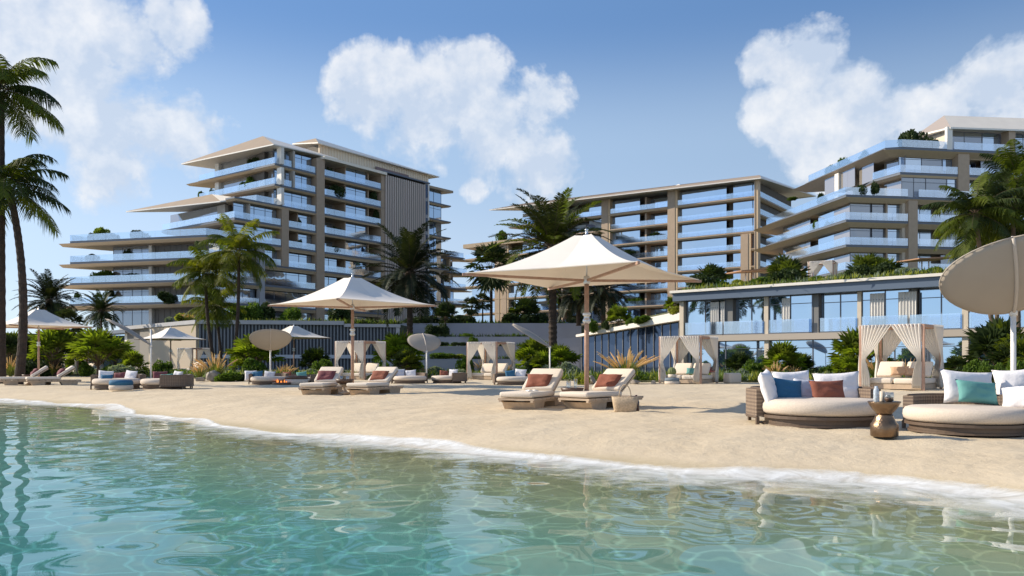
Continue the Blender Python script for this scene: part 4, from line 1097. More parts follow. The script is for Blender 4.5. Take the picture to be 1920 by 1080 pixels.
for i in range(34):
    a=rr_.uniform(0,6.28); e=rr_.uniform(.2,1.4); d=Vector((math.cos(a)*math.cos(e),math.sin(a)*math.cos(e),math.sin(e)))*.055; s=Vector((-math.sin(a),math.cos(a),0))*.010
    c=Vector((0,0,.045)); b.add([c-s,c+s,c+d+Vector((0,0,.0))],[(0,1,2)])
b.build('leaves',mat('succulent_green',(.05,.07,.03),.6),pb)
hurricane((at(1667,700,10.9).x+.005,10.905,.466),.058,.13,'thin clear glass cylinder round the succulent on the bronze table',cat='glass')

# ---- round poufs, drum table, fire bowl
def drum(name,loc,r,h,mats,label,cat,cut=.5):
    t=empty(name,loc,0,label,cat)
    MB().lathe([(r*.9,0),(r,.03),(r*1.03,h*.3),(r,h*cut)],28).build('lower_band',mats[0],t)
    MB().lathe([(r,h*cut+.003),(r*1.01,h*.8),(r*.92,h),(.02,h*1.03)],28).build('top_cushion',mats[1],t)
    return t
g=gp(227,29.2); drum('pouf',(g.x,29.2,0),.40,.36,(M_boucle,PM['blue']),'low round pouf with a blue top in front of the far daybed','pouf')
g=gp(556,36.5); drum('drum_table',(g.x,36.5,0),.50,.40,(M_boucle,M_darkwood),'round cream drum table with a brown top near the fire bowl','table',.62)
g=gp(1260,36.6); drum('pouf',(g.x,36.6,0),.33,.30,(M_boucle,mat('slate_fabric',(.16,.20,.24),.9)),'small round slate-topped pouf carrying a cactus pot','pouf')
g=gp(1373,39); 
o=MB(); rbox(o,-.36,.36,-.3,.3,0,.5,.09); o=o.build('cube_pouf',M_boucle); o.location=(g.x,39,0); o.rotation_euler.z=R(20); tag(o,'soft cream cube pouf right of the curtained cabana','pouf')
g=gp(1132,700); 
ct=empty('potted_cactus',(gp(1260,36.6).x,36.6,.30),0,'small barrel cactus in a pale pot on the slate-topped pouf','cactus')
MB().lathe([(.13,0),(.17,.03),(.18,.17),(.15,.17),(.02,.16)],20).build('pot',M_cream,ct)
b=MB(); n=28
rings=[]
for z,r_ in ((.15,.12),(.2,.17),(.3,.19),(.4,.16),(.47,.09),(.49,.02)):
    rings.append([Vector((r_*(1+.08*math.cos(14*2*math.pi*i/56))*math.cos(2*math.pi*i/56),r_*(1+.08*math.cos(14*2*math.pi*i/56))*math.sin(2*math.pi*i/56),z)) for i in range(56)])
b.loft(rings,0,True,True,True); b.build('ribbed_body',mat('cactus_green',(.16,.19,.07),.8),ct)
g=gp(528,36.0); fb_=empty('fire_bowl',(g.x,36.0,0),0,'low dark fire bowl with orange flames between two daybeds','fire bowl')
MB().lathe([(.35,0),(.42,.02),(.42,.1),(.40,.12),(.34,.10),(.02,.08)],24).build('bowl',M_darkwood,fb_)
mf=bpy.data.materials.new('flame'); mf.use_nodes=True; nt=mf.node_tree; nt.nodes.remove(nt.nodes['Principled BSDF']); e=nt.nodes.new('ShaderNodeEmission'); e.inputs['Color'].default_value=(1,.28,.06,1); e.inputs['Strength'].default_value=1.5; nt.links.new(e.outputs[0],nt.nodes['Material Output'].inputs['Surface'])
b=MB(); 
for i in range(9):
    x=rr_.uniform(-.24,.24); y=rr_.uniform(-.2,.2); h=rr_.uniform(.08,.2); b.lathe([(.015,0),(.035,h*.3),(.022,h*.65),(.002,h)],7,(x,y,.09))
b.build('flames',mf,fb_)
g=gp(575,37.4); sf=copy_tree(DB,(g.x,37.4,0),R(-60),'small round daybed with a teal cushion behind the drum table',DBG,scale=.75)
pp(566,706,37.5,.45,.36,.14,'teal',18,10,'teal cushion beside the drum table',8,41)
g=gp(545,39.5); copy_tree(DB,(g.x,39.5,0),R(30),'small round daybed with a rust cushion behind the fire bowl',DBG,scale=.75)
pp(538,705,39.2,.42,.34,.14,'rust',18,-10,'rust cushion on the small daybed behind the fire bowl',4,42)

# ---- curtained cabanas
def cabana(w=2.2,h=2.4,bed=True):
    t=empty('curtained_cabana'); q=w/2
    for sx in (-1,1):
        for sy in (-1,1): MB().box(sx*q-.045,sx*q+.045,sy*q-.045,sy*q+.045,-.1,h).build('post',M_wood,t)
    for (a,c) in (((-q,-q),(q,-q)),((-q,q),(q,q)),((-q,-q),(-q,q)),((q,-q),(q,q))):
        a=Vector((*a,h-.05)); c=Vector((*c,h-.05)); d=(c-a).normalized()*.046
        MB().beam(a+d,c-d,.08,.10).build('top_beam',M_wood,t)
    MB().box(-q+.05,q-.05,-q+.05,q-.05,h-.012,h+.012).build('roof_cloth',M_curt2,t)
    # curtain: full at the rail, gathered at a tie near the post, hanging below
    def curtain(p0,p1,zt=h+.015,ztie=1.12,out=.075):
        """from post p0 toward p1 (covers half the side), tied at p0"""
        p0=Vector((*p0,0)); p1=Vector((*p1,0)); d=(p1-p0); W=d.length*.5; d.normalize(); nrm=Vector((d.y,-d.x,0))
        NX=36; rows=[]; NZ=16
        for j in range(NZ+1):
            z=zt-(zt-.06)*j/NZ
            row=[]
            for i in range(NX+1):
                u=i/NX
                if z>ztie:
                    k=(zt-z)/(zt-ztie); wd=0
                    x=u*W*(1-.90*k**(1.15-.25*u))
                    # droop of the free edge
                    zz_=z-.10*u*u*math.sin(math.pi*min(1,k))
                else:
                    k=(ztie-z)/(ztie); x=u*W*(.12+.16*math.sin(math.pi*k*.6)); zz_=z
                amp=.035+.02*math.sin(3*z)
                y=amp*math.sin(u*2*math.pi*8+z*.8)
                row.append(p0+d*(x+.06)+nrm*(y+out)+Vector((0,0,zz_)))
            rows.append(row)
        vs=[v for r_ in rows for v in r_]; m=NX+1; fs=[(j*m+i,j*m+i+1,(j+1)*m+i+1,(j+1)*m+i) for j in range(NZ) for i in range(NX)]
        b=MB(); b.add(vs,fs,0,True); o=b.build('curtain',M_curt2,t); s=o.modifiers.new('s','SOLIDIFY'); s.thickness=.006; return o
    c4=[(-q,-q),(q,-q),(q,q),(-q,q)]
    for i in range(4):
        a=c4[i]; c=c4[(i+1)%4]
        if i!=1: curtain(a,c)
        curtain(c,a,out=-.075)
    if bed:
        MB().box(-q+.12,q-.12,-q+.15,q-.12,.02,.2).build('bed_base',M_teak,t)
        b=MB(); rbox(b,-q+.10,-.02,-q+.12,q-.12,.21,.42,.06); b.build('mattress',M_cush,t)
        b=MB(); rbox(b,.02,q-.10,-q+.12,q-.12,.21,.42,.06); b.build('mattress',M_cush,t)
        for s in (-1,1):
            M=Matrix.Translation((s*(q/2-.04),.30,.42))@Matrix.Rotation(R(52),4,'X')
            b=MB(); rbox(b,-q/2+.1,q/2-.1,0,.7,0,.15,.05,M); b.build('backrest',M_cush,t)
    return t
m=bpy.data.materials.new('white_curtain'); m.use_nodes=True; nt=m.node_tree; nt.nodes.remove(nt.nodes['Principled BSDF'])
a=nt.nodes.new('ShaderNodeBsdfDiffuse'); a.inputs['Color'].default_value=(.92,.89,.85,1); b=nt.nodes.new('ShaderNodeBsdfTranslucent'); b.inputs['Color'].default_value=(.97,.94,.89,1)
mx=nt.nodes.new('ShaderNodeMixShader'); mx.inputs[0].default_value=.55; nt.links.new(a.outputs[0],mx.inputs[1]); nt.links.new(b.outputs[0],mx.inputs[2]); nt.links.new(mx.outputs[0],nt.nodes['Material Output'].inputs['Surface'])
M_curt2=m
KG='white curtained cabanas'
CB_=cabana()
KS=[(14.8,30.4,-43,1.0,0,'largest curtained cabana, just behind the two nearest daybeds'),
    (8.6,38.9,-35,.94,0,'curtained cabana beside the cube pouf in front of the glass pavilion corner'),
    (-1.25,47.6,-30,.92,0,'curtained cabana at the middle in front of the blue-grey walls'),
    (-9.0,47.5,-25,.94,0,'curtained cabana behind the second pair of loungers'),
    (-28.6,72,-30,.92,.1,'distant curtained cabana in front of the pale ribbed wall'),
    (-33.6,62.5,-30,.92,0,'distant curtained cabana at the left below the fan palms'),
    (28.4,73,-30,.95,7.9,'curtained cabana up on the planted roof')]
for i,(x,y,a,s,z,lab) in enumerate(KS):
    if i==0: set_t(CB_,(x,y,z),R(a),lab,'cabana',KG)
    else: copy_tree(CB_,(x,y,z),R(a),lab,KG,scale=s)
pp(1687,697,30.5,.6,.34,.16,'tan',25,-30,'left tan cushion on the bed of the largest cabana',3,51)
pp(1712,699,30.2,.5,.3,.16,'tan',25,-30,'right tan cushion on the bed of the largest cabana',-4,52)
pp(1753,697,31.2,.5,.32,.14,'black',25,-32,'dark brown cushion on the right bed of the largest cabana',5,53)
pp(1297,697,38.8,.5,.3,.14,'teal',25,-30,'green cushion on the bed of the cabana by the pavilion corner',0,54)
pp(1337,695,39.4,.5,.3,.14,'plum',25,-30,'plum cushion on the right bed of the cabana by the pavilion corner',0,55)
# ---- round tilted sunshades
M_shade=mat('sunshade_fabric',(.38,.33,.275),.9,noise=(1.5,.04),bump=(60,.15,.003))
M_spine=mat('sunshade_spine',(.50,.44,.38),.6)
def sunshade(name,px,Y,py_att,spine,wid,wdir,label,ptop=None,sc=1.0,pw=.042,z0=0):
    b0=gp(px,Y); t=empty('round_sunshade',(b0.x,Y,z0),0,label,'sunshade','round tilted sunshades')
    za=at(px,py_att,Y).z-z0
    sp=Vector(spine); L_=sp.length; e1=sp.normalized(); e2=Vector(wdir); e2=(e2-e1*e2.dot(e1)).normalized(); nn=e1.cross(e2)
    c=Vector((0,0,za))+sp*.5
    n=40; rings=[]
    for k in range(1,9):
        r_=k/8
        rings.append([c+e1*(L_/2*r_*math.cos(a))+e2*(wid/2*r_*math.sin(a)*(1+.20*math.cos(a)))+nn*(-.14*(1-r_*r_)*1.0) + nn*(.0) for a in [2*math.pi*i/n for i in range(n)]])
    vs=[p for r_ in rings for p in r_]; fs=[(k*n+i,k*n+(i+1)%n,(k+1)*n+(i+1)%n,(k+1)*n+i) for k in range(7) for i in range(n)]+[(0,i+1,i) for i in range(1,n-1)]
    b=MB(); b.add(vs,fs,0,True); o=b.build('fabric_disc',M_shade,t); s=o.modifiers.new('s','SOLIDIFY'); s.thickness=.02; s.offset=0
    MB().tube(rings[-1]+[rings[-1][0]],.014,6).build('rim',M_shade,t)
    MB().tube([c+e1*(L_/2*k)+nn*(-.14*(1-k*k)-.02) for k in [-1+i/5 for i in range(11)]],.028,8).build('spine',M_spine,t)
    MB().tube([c+e1*(L_/2*k)+nn*(-.14*(1-k*k)+.03) for k in [-1+i/5 for i in range(11)]],.02,8).build('spine',M_spine,t)
    MB().tube([(0,0,-.2),(0,0,(at(px,ptop,Y).z-z0) if ptop else za+.02)],pw,12).build('pole',M_post,t)
    MB().tube([(0,0,za-.06),(0,0,za+.05)],pw*1.5,12).build('hinge_collar',M_post,t)
    return t
sunshade('s',1900,13.6,585,(-.60,-.95,1.12),2.15,(1,-.25,.12),'large round beige sunshade tilted over the right-edge daybed')
sunshade('s',507,44,657,(.35,-1.1,1.12),2.15,(1,.2,.12),'round beige sunshade with creased fabric near the palm group')
sunshade('s',800,48,659,(-.35,.9,1.1),2.05,(1,.2,-.22),'round cream sunshade facing the water beside the dark date palm')
sunshade('s',1031,44,651,(-2.05,.35,1.28),1.7,(.03,1,.16),'round sunshade seen edge-on beside the big date palm trunk')
sunshade('s',283,42,648,(-2.45,.3,1.38),1.7,(-.46,1,.05),'long sunshade seen edge-on in front of the pale ribbed wall',ptop=617)
# umbrellas on the planted roof: flat brown shades
for px,py,Y,z0,w_,lab in ((1405,511,72,7.6,3.6,'flat brown sunshade on the planted roof above the pavilion corner'),(1735,489,70,8.6,4.2,'flat brown sunshade on the planted roof at the right'),(1170,594,92,6.1,3.0,'small pale parasol on the terrace behind the ramp')):
    g=at(px,py,Y); t=empty('flat_sunshade' if 'flat' in lab else 'small_parasol',(g.x,Y,z0),R(20),lab,'sunshade')
    dz=g.z-z0
    if 'flat' in lab:
        b=MB(); b.loft([[Vector((-w_/2,-1.3,dz-.1)),Vector((w_/2,-1.3,dz+.2)),Vector((w_/2,1.3,dz+.2)),Vector((-w_/2,1.3,dz-.1))],[Vector((-w_/2,-1.3,dz)),Vector((w_/2,-1.3,dz+.35)),Vector((w_/2,1.3,dz+.35)),Vector((-w_/2,1.3,dz))]]); b.build('canopy',M_teakr,t) if False else b.build('canopy',mat('red_teak',(.36,.19,.10),.6),t)
        for sx in (-.4,.4): MB().tube([(sx,0,0),(sx,0,dz+.05)],.06,8).build('post',M_post,t)
    else:
        c=canopy_mb(1.7,dz,dz-.6).build('canopy',M_canvas,t); MB().tube([(0,0,0),(0,0,dz)],.05,8).build('pole',M_post,t)
# ================================================================ plants
def leafmat(name,c,tc_=None,tr=.38,vary=.35,rough=.6,scale=1.3):
    m=bpy.data.materials.new(name); m.use_nodes=True; nt=m.node_tree; N=nt.nodes; L=nt.links
    p=N['Principled BSDF']; p.inputs['Roughness'].default_value=rough; p.inputs['Specular IOR Level'].default_value=.22
    tc=N.new('ShaderNodeTexCoord'); n=N.new('ShaderNodeTexNoise'); n.inputs['Scale'].default_value=scale; n.inputs['Detail'].default_value=5
    L.new(tc.outputs['Object'],n.inputs['Vector'])
    cr=N.new('ShaderNodeValToRGB'); e=cr.color_ramp.elements; e[0].position=.32; e[1].position=.68
    e[0].color=(c[0]*(1-vary),c[1]*(1-vary*.8),c[2]*(1-vary*.6),1); e[1].color=(c[0]*(1+vary*1.3),c[1]*(1+vary),c[2]*(1+vary*.3),1)
    L.new(n.outputs['Fac'],cr.inputs[0]); L.new(cr.outputs[0],p.inputs['Base Color'])
    t=N.new('ShaderNodeBsdfTranslucent'); sc=N.new('ShaderNodeVectorMath'); sc.operation='MULTIPLY'; sc.inputs[1].default_value=(1.5,1.5,.7); L.new(cr.outputs[0],sc.inputs[0]); L.new(sc.outputs[0],t.inputs['Color'])
    mx=N.new('ShaderNodeMixShader'); mx.inputs[0].default_value=tr; L.new(p.outputs[0],mx.inputs[1]); L.new(t.outputs[0],mx.inputs[2]); L.new(mx.outputs[0],N['Material Output'].inputs['Surface'])
    return m
L_coco=leafmat('coconut_leaf',(.085,.115,.014)); L_cocod=leafmat('coconut_leaf_dark',(.03,.048,.013),tr=.22)
L_coco2=leafmat('coconut_leaf_yellow',(.15,.17,.018),tr=.40)
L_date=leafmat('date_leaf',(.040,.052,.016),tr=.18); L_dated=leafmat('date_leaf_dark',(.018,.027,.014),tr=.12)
L_fan=leafmat('fan_leaf',(.15,.21,.018),tr=.45); L_fand=leafmat('fan_leaf_dark',(.030,.050,.016),tr=.22)
L_green=leafmat('shrub_green',(.085,.145,.022),scale=3); L_grey=leafmat('shrub_grey',(.20,.25,.21),scale=3); L_yel=leafmat('shrub_yellow',(.24,.27,.05),scale=3)
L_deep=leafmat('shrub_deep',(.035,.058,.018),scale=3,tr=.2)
L_dry=leafmat('dry_frond',(.13,.085,.045),tr=.2); L_plume=leafmat('grass_plume',(.66,.50,.33),tr=.45,vary=.15,rough=.9); L_blade=leafmat('grass_blade',(.16,.19,.05),tr=.4)
M_trunk=mat('palm_trunk',(.05,.034,.025),.9,noise=(5,.3),bump=(9,.8,.05)); M_trunk2=mat('ringed_trunk',(.14,.10,.07),.9,noise=(7,.25),bump=(12,.6,.03))
M_twig=mat('twig_brown',(.09,.06,.035),.9)

def frond(b,rng,org,az,el,Lf,droop,lw=.05,ll=.55,nl=34,fold=.6,leafdroop=.5,mi=0,twist=0,stem=.022):
    """feather leaf: rachis arc from org, leaflets both sides"""
    h=Vector((math.cos(az),math.sin(az),0)); side=Vector((-math.sin(az),math.cos(az),0)); P=[]
    n=12; p=Vector(org); a=el
    for i in range(n+1):
        P.append(p.copy()); a=el-droop*(i/n)**1.25*1.0
        p=p+(h*math.cos(a)+Vector((0,0,1))*math.sin(a)+side*twist*(i/n))*(Lf/n)
    b.tube(P,[stem*(1-.85*i/n) for i in range(n+1)],4,1,False,False)
    for i in range(nl):
        t=.12+.88*(i+rng.random()*.4)/nl; k=min(n-1,int(t*n)); q=P[k].lerp(P[k+1],t*n-k)
        d=(P[k+1]-P[k]).normalized(); s=side; up=d.cross(s).normalized()
        if up.z<0: up=-up
        l=ll*(math.sin(math.pi*min(1,(.12+.83*t)))**.6)*(.85+.3*rng.random())
        w=lw*(.8+.4*rng.random())
        for sg in (-1,1):
            ang=R(38+22*rng.random())+ (1-t)*.35
            dr=(s*sg*math.sin(ang)+d*math.cos(ang)+up*fold*(.25+.3*rng.random())).normalized()
            m=q+dr*l*.5; e=q+dr*l+Vector((0,0,-leafdroop*l*(.5+.6*rng.random())))
            m.z-=leafdroop*l*.14
            wv=d*w*.5
            b.add([q-wv*.5,q+wv*.5,m+wv,m-wv,e],[(0,1,2,3),(3,2,4)],mi)
def palm_crown(kind,seed,n=None,Lf=3.0):
    rng=random.Random(seed); b=MB()
    if kind=='coco':
        n=n or 26
        for i in range(n):
            el=R(82-118*(i/n)**.9+rng.uniform(-8,8)); az=i*2.39996+rng.uniform(-.3,.3)
            frond(b,rng,(0.1*math.cos(az),.1*math.sin(az),.15*math.sin(el)),az,el,Lf*rng.uniform(.85,1.12),R(rng.uniform(70,115) if seed%100<2 else rng.uniform(50,88)) if el>0 else R(45),.070*Lf/3,.86*Lf/3,56,.1,.85,mi=0 if rng.random()<.62 else 2,twist=rng.uniform(-.25,.25))
        for i in range(7):
            a=rng.uniform(0,6.28); b.lathe([(.01,-.12),(.09,-.07),(.11,0),(.08,.08),(.01,.12)],7,(.2*math.cos(a),.2*math.sin(a),-.18+rng.uniform(-.1,.05)),1,sx=1)
    elif kind=='date':
        n=n or 62
        for i in range(n):
            el=R(86-125*(i/n)**.85+rng.uniform(-6,6)); az=i*2.39996+rng.uniform(-.3,.3)
            frond(b,rng,(0.16*math.cos(az),.16*math.sin(az),.25*math.sin(el)),az,el,Lf*rng.uniform(.85,1.1),R(rng.uniform(38,75)),.072*Lf/3,.52*Lf/3,50,.55,.22,mi=0 if rng.random()<.6 else 2)
        b.lathe([(.2,-.55),(.34,-.3),(.30,0),(.12,.3)],12,(0,0,0),1)
    elif kind in ('fan','fanlow'):
        n=n or (34 if kind=='fan' else 30)
        for i in range(n):
            lo=-50 if kind=='fan' else 22
            el=R(84-(84-lo)*(i/n)**.9+rng.uniform(-7,7)); az=i*2.39996+rng.uniform(-.3,.3)
            h=Vector((math.cos(az)*math.cos(el),math.sin(az)*math.cos(el),math.sin(el)))
            ln=Lf*rng.uniform(.5,.66); c=h*ln; side=Vector((-math.sin(az),math.cos(az),0)); up=side.cross(h).normalized()*-1
            if up.z<0: up=-up
            b.tube([Vector((0,0,0)),c*.5+Vector((0,0,.04)),c],.016,4,1,False,False)
            f=(h+Vector((0,0,-.28))).normalized(); rad=Lf*rng.uniform(.36,.5); m=17; mi=0 if rng.random()<.6 else 2
            for k in range(m):
                a=R(-100+200*k/(m-1)); d=(f*math.cos(a)+side*math.sin(a)+up*.10*(1 if k%2 else -1)).normalized(); wv=(side*math.cos(a)-f*math.sin(a))*rad*.10
                e=c+d*rad*(.82+.25*math.cos(a*.5))*rng.uniform(.9,1.05); mm=c+d*rad*.6
                e.z-=rad*.16; 
                b.add([c,mm-wv,e,mm+wv],[(0,1,2,3)],mi)
    return b
def skirt(b,seed,n=34,Lf=1.9):
    rng=random.Random(seed)
    for i in range(n):
        az=rng.uniform(0,6.28); frond(b,rng,(.12*math.cos(az),.12*math.sin(az),-.1-.4*rng.random()),az,R(-35+rng.uniform(-15,10)),Lf*rng.uniform(.7,1.1),R(55),.045,.32,22,.2,.5)
    return b
CR_ME={}
def crown_me(key,builder):
    if key not in CR_ME: CR_ME[key]=builder().mesh(key)
    return CR_ME[key]
def use(name,me,mats,parent,loc=(0,0,0),rz=0,sc=1):
    me2=me
    o=bpy.data.objects.new(name,me2); COL.objects.link(o); o.parent=parent; o.location=loc; o.rotation_euler.z=rz; o.scale=(sc,)*3 if not hasattr(sc,'__len__') else sc
    if len(me.materials)==0:
        for m in mats: me.materials.append(m)
    else:
        for i,m in enumerate(mats):
            o.material_slots[i].link='OBJECT'; o.material_slots[i].material=m
    return o
def trunk_mb(P,r0,r1,rings=26,seed=0,knob=.05):
    rng=random.Random(seed); P=[Vector(p) for p in P]; n=rings; pts=[];rad=[]
    def bez(t):
        if len(P)==2: return P[0].lerp(P[1],t)
        return P[0]*(1-t)**2+P[1]*2*t*(1-t)+P[2]*t*t
    for i in range(n*2+1):
        t=i/(n*2); pts.append(bez(t)); r=r0+(r1-r0)*t**.7; 
        if i<2: r*=1.25-.1*i
        rad.append(r*(1+knob if i%2 else 1-knob)*rng.uniform(.98,1.03))
    return MB().tube(pts,rad,12,0,False)
PALMS=[]
def palm(kind,px_base,Y,px_c,py_c,Lf,label,seed=0,r=(.17,.12),z0=0.0,mats=None,bend=0.0,tm=None,name='palm_tree',variant=0,skirtl=0,rz=None,group=None,cat='palm tree'):
    base=gp(px_base,Y,z0); c=at(px_c,py_c,Y)
    t=empty(name,base,0,label,cat,group)
    top=c-base; mid=Vector((top.x*.5+bend,0,top.z*.5))
    o=trunk_mb([Vector((0,0,-.3)),mid,top],r[0],r[1],seed=seed,knob=.07 if kind=='date' else .045).build('trunk',tm or M_trunk,t)
    me=crown_me(kind+str(variant),lambda: palm_crown(kind,100+variant,Lf=3.0))
    mats=mats or {'coco':(L_coco,M_twig,L_coco2),'date':(L_date,M_twig,L_dated),'fan':(L_fand,M_twig,L_date)}[kind]
    use('crown',me,mats,t,top,R(seed*47%360) if rz is None else R(rz),Lf/3.0)
    if skirtl:
        me=crown_me('skirt',lambda: skirt(MB(),5)); use('dead_frond_skirt',me,(L_dry,M_twig),t,top+Vector((0,0,-.2)),0,skirtl/1.9)
    return t
palm('coco',3,38,2,172,2.9,'tallest coconut palm cut by the left photo edge',1,(.20,.14),mats=(L_cocod,M_twig,L_coco),rz=20)
palm('coco',33,37,16,350,2.75,'second tall coconut palm at the left edge with a leaning trunk',2,(.22,.14),mats=(L_cocod,M_twig,L_coco),variant=1,bend=.9,rz=70)
palm('date',93,84,93,566,3.5,'dark date palm behind the leftmost parasol',3,(.25,.2),mats=(L_dated,M_twig,L_date))
palm('coco',435,56,447,474,2.8,'tallest coconut palm of the group in front of the stepped tower',4,(.15,.10),bend=.35,variant=3)
palm('coco',409,57,386,512,2.5,'left coconut palm of the group in front of the stepped tower',5,(.15,.10),bend=-.5,variant=4,rz=120)
palm('coco',417,60,402,574,2.2,'lowest coconut palm of the group in front of the stepped tower',6,(.13,.09),variant=2,bend=.2)
palm('date',769,62,768,515,4.1,'large dark date palm right of the second parasol',7,(.26,.22),mats=(L_dated,M_twig,L_date),variant=1)
palm('fan',921,118,921,505,4.2,'dark fan palm on the terrace left of the biggest parasol',8,(.25,.2),z0=6.1,skirtl=0)
palm('date',1037,55,1036,468,4.4,'largest date palm with a skirt of dead fronds behind the biggest parasol',9,(.30,.26),mats=(L_date,M_twig,L_coco),skirtl=2.4,variant=0,rz=40)
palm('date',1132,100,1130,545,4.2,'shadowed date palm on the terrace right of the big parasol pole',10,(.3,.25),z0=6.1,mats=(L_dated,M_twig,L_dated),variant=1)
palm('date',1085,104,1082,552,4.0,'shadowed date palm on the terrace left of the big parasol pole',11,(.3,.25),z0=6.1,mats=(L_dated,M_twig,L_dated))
palm('coco',1884,42,1828,402,2.5,'coconut palm with the lowest crown in the cluster at the right',12,(.13,.10),variant=4,tm=M_trunk2,bend=-.2,rz=15,mats=(L_coco,M_twig,L_cocod))
palm('coco',1893,43,1898,385,2.7,'coconut palm with the middle crown in the cluster at the right',13,(.13,.10),variant=3,tm=M_trunk2,bend=.3,rz=200,mats=(L_cocod,M_twig,L_coco))
palm('coco',1910,46,1908,335,2.6,'tallest coconut palm of the cluster at the right edge',14,(.14,.10),variant=2,tm=M_trunk2,rz=95,mats=(L_coco,M_twig,L_cocod))
palm('coco',1872,46,1866,440,2.7,'coconut palm half hidden behind the cluster at the right',22,(.13,.10),variant=2,tm=M_trunk2,rz=300)
palm('fan',1083,118,1085,590,1.8,'small dark fan palm at the foot of the back block',15,(.15,.12),z0=6.1)
palm('fan',885,116,884,575,1.6,'small fan palm left on the terrace below the back block',16,(.12,.1),z0=6.1)
palm('fan',905,116,905,567,1.5,'bushy fan palm on the terrace beside the tall dark fan palm',17,(.12,.1),z0=6.1)
palm('fan',127,66,128,610,1.5,'small palm standing between the leftmost parasol and the terraces',18,(.1,.08))
palm('date',190,110,190,585,3.2,'umbrella-shaped tree seen under the lowest terrace',19,(.14,.1),mats=(L_fand,M_twig,L_date))

# low fan palms (trunkless) along the back of the beach
def lowfan(px,Y,py_top,label,bright=True,seed=0,z0=0,mats=None,kind='fanlow'):
    h=at(px,py_top,Y).z-z0; g=gp(px,Y,z0); t=empty('fan_palm',g,0,label,'fan palm')
    k=h/2.6
    trunk_mb([Vector((0,0,-.1)),Vector((0,0,h*.28))],.09*k,.07*k,6).build('trunk',M_trunk,t)
    me=crown_me(kind+'_low%d'%(seed%3),lambda: palm_crown(kind,200+seed%3,Lf=2.0 if kind=='fanlow' else 2.4))
    use('crown',me,mats or ((L_fan,M_twig,L_coco) if bright else (L_fand,M_twig,L_coco)),t,(0,0,h*.22),R(seed*77),(k*.92,k*.92,k*1.25))
    return t
LF=[(20,60,625,'pale green fan palm at the far left edge behind the loungers',0),(102,58,620,'bright fan palm directly behind the leftmost parasol pole',1),(142,64,660,'low fan palm touching the leftmost cabana',1),
 (184,54,618,'tall bright fan palm right of the leftmost cabana',1),(215,58,640,'bright fan palm beside the grey wall of the podium',1),(250,52,662,'low fan palm left of the long edge-on sunshade pole',1),
 (478,52,628,'tall bright fan palm under the round sunshade by the palm group',1),(462,54,655,'low bright fan palm beside the coconut trunks',1),(590,58,655,'dark fan palm in front of the slatted screen',0),
 (745,54,627,'tall bright fan palm left of the dark date palm trunk',1),(760,50,660,'low fan palm touching the dark date palm trunk',0),(1000,52,640,'bright fan palm left of the big date palm trunk',1),(1052,54,648,'fan palm right of the big date palm trunk',1),
 (1018,50,664,'low fan palm at the foot of the big date palm',1),(1468,44,646,'fan palm in front of the pavilion right of the cube pouf',1),(1500,45,664,'low dark fan palm in front of the pavilion',0),
 (1385,48,664,'dark fan palm right of the cabana by the pavilion corner',0),(1612,41,620,'tall fan palm left of the largest cabana',1),(1590,40,666,'low bright fan palm left of the largest cabana',1),(1872,39,612,'large dark fan palm at the right edge behind the sunshade pole',0),(1905,37,640,'fan palm behind the white pole of the large sunshade',0),
 (1795,46,668,'low fan palm right of the largest cabana',0),(1668,42,675,'low fan palm glimpsed behind the largest cabana',0)]
for i,(px,Y,py,lab,br) in enumerate(LF): lowfan(px,Y,py,lab,br,seed=i)

# ---- shrubs: lumps of small leaves
def leafball(seed,nb=9,nl=1500,leaf=.055,flat=.8,spread=.62,pointy=False):
    rng=random.Random(seed); b=MB(); C=[]
    for i in range(nb):
        a=rng.uniform(0,6.28); r=spread*rng.random()**.6; C.append((Vector((r*math.cos(a),r*math.sin(a)*.8,.16+.52*rng.random()*(1-r*.6))),rng.uniform(.20,.34)))
    for i in range(nl):
        c,rad=C[rng.randrange(nb)]; 
        d=Vector((rng.gauss(0,1),rng.gauss(0,1),rng.gauss(0,1)+.25)).normalized()
        p=c+d*rad*(.66+.42*rng.random()); p.z=max(.02,p.z)
        u=Vector((rng.gauss(0,1),rng.gauss(0,1),rng.gauss(0,1))).normalized(); v=(d+u*.9).normalized(); w=v.cross(u).normalized(); l=leaf*rng.uniform(.7,1.5)
        b.add([p,p+v*l*.5+w*l*.42,p+v*l*(1.5 if pointy else 1),p+v*l*.5-w*l*.42],[(0,1,2,3)])
    for c,rad in C: b.tube([Vector((0,0,0)),Vector((c.x*.6,c.y*.6,c.z*.6)),c],[.02,.015,.008],4,1)
    return b
SHM=[leafball(s,10,4200,.085).mesh('shrub%d'%s) for s in (1,2,3)]+[leafball(9,9,3000,.12,pointy=True).mesh('shrub9')]
def shrub(px,py_bot,py_top,Y,w,label,m='green',v=0,z0=None,name='shrub',cat='shrub',group=None,sy=None):
    z=at(px,py_bot,Y).z if z0 is None else z0
    h=at(px,py_top,Y).z-z; g=gp(px,Y,z); W=w/F*Y
    t=empty(name,g,0,label,cat,group)
    o=use('foliage',SHM[v%4],({'green':L_green,'grey':L_grey,'yel':L_yel,'deep':L_deep,'fan':L_fan}[m],M_twig),t,(0,0,0),R((px*31)%360),(W/1.75,(sy or W/1.75),h/.98))
    return t
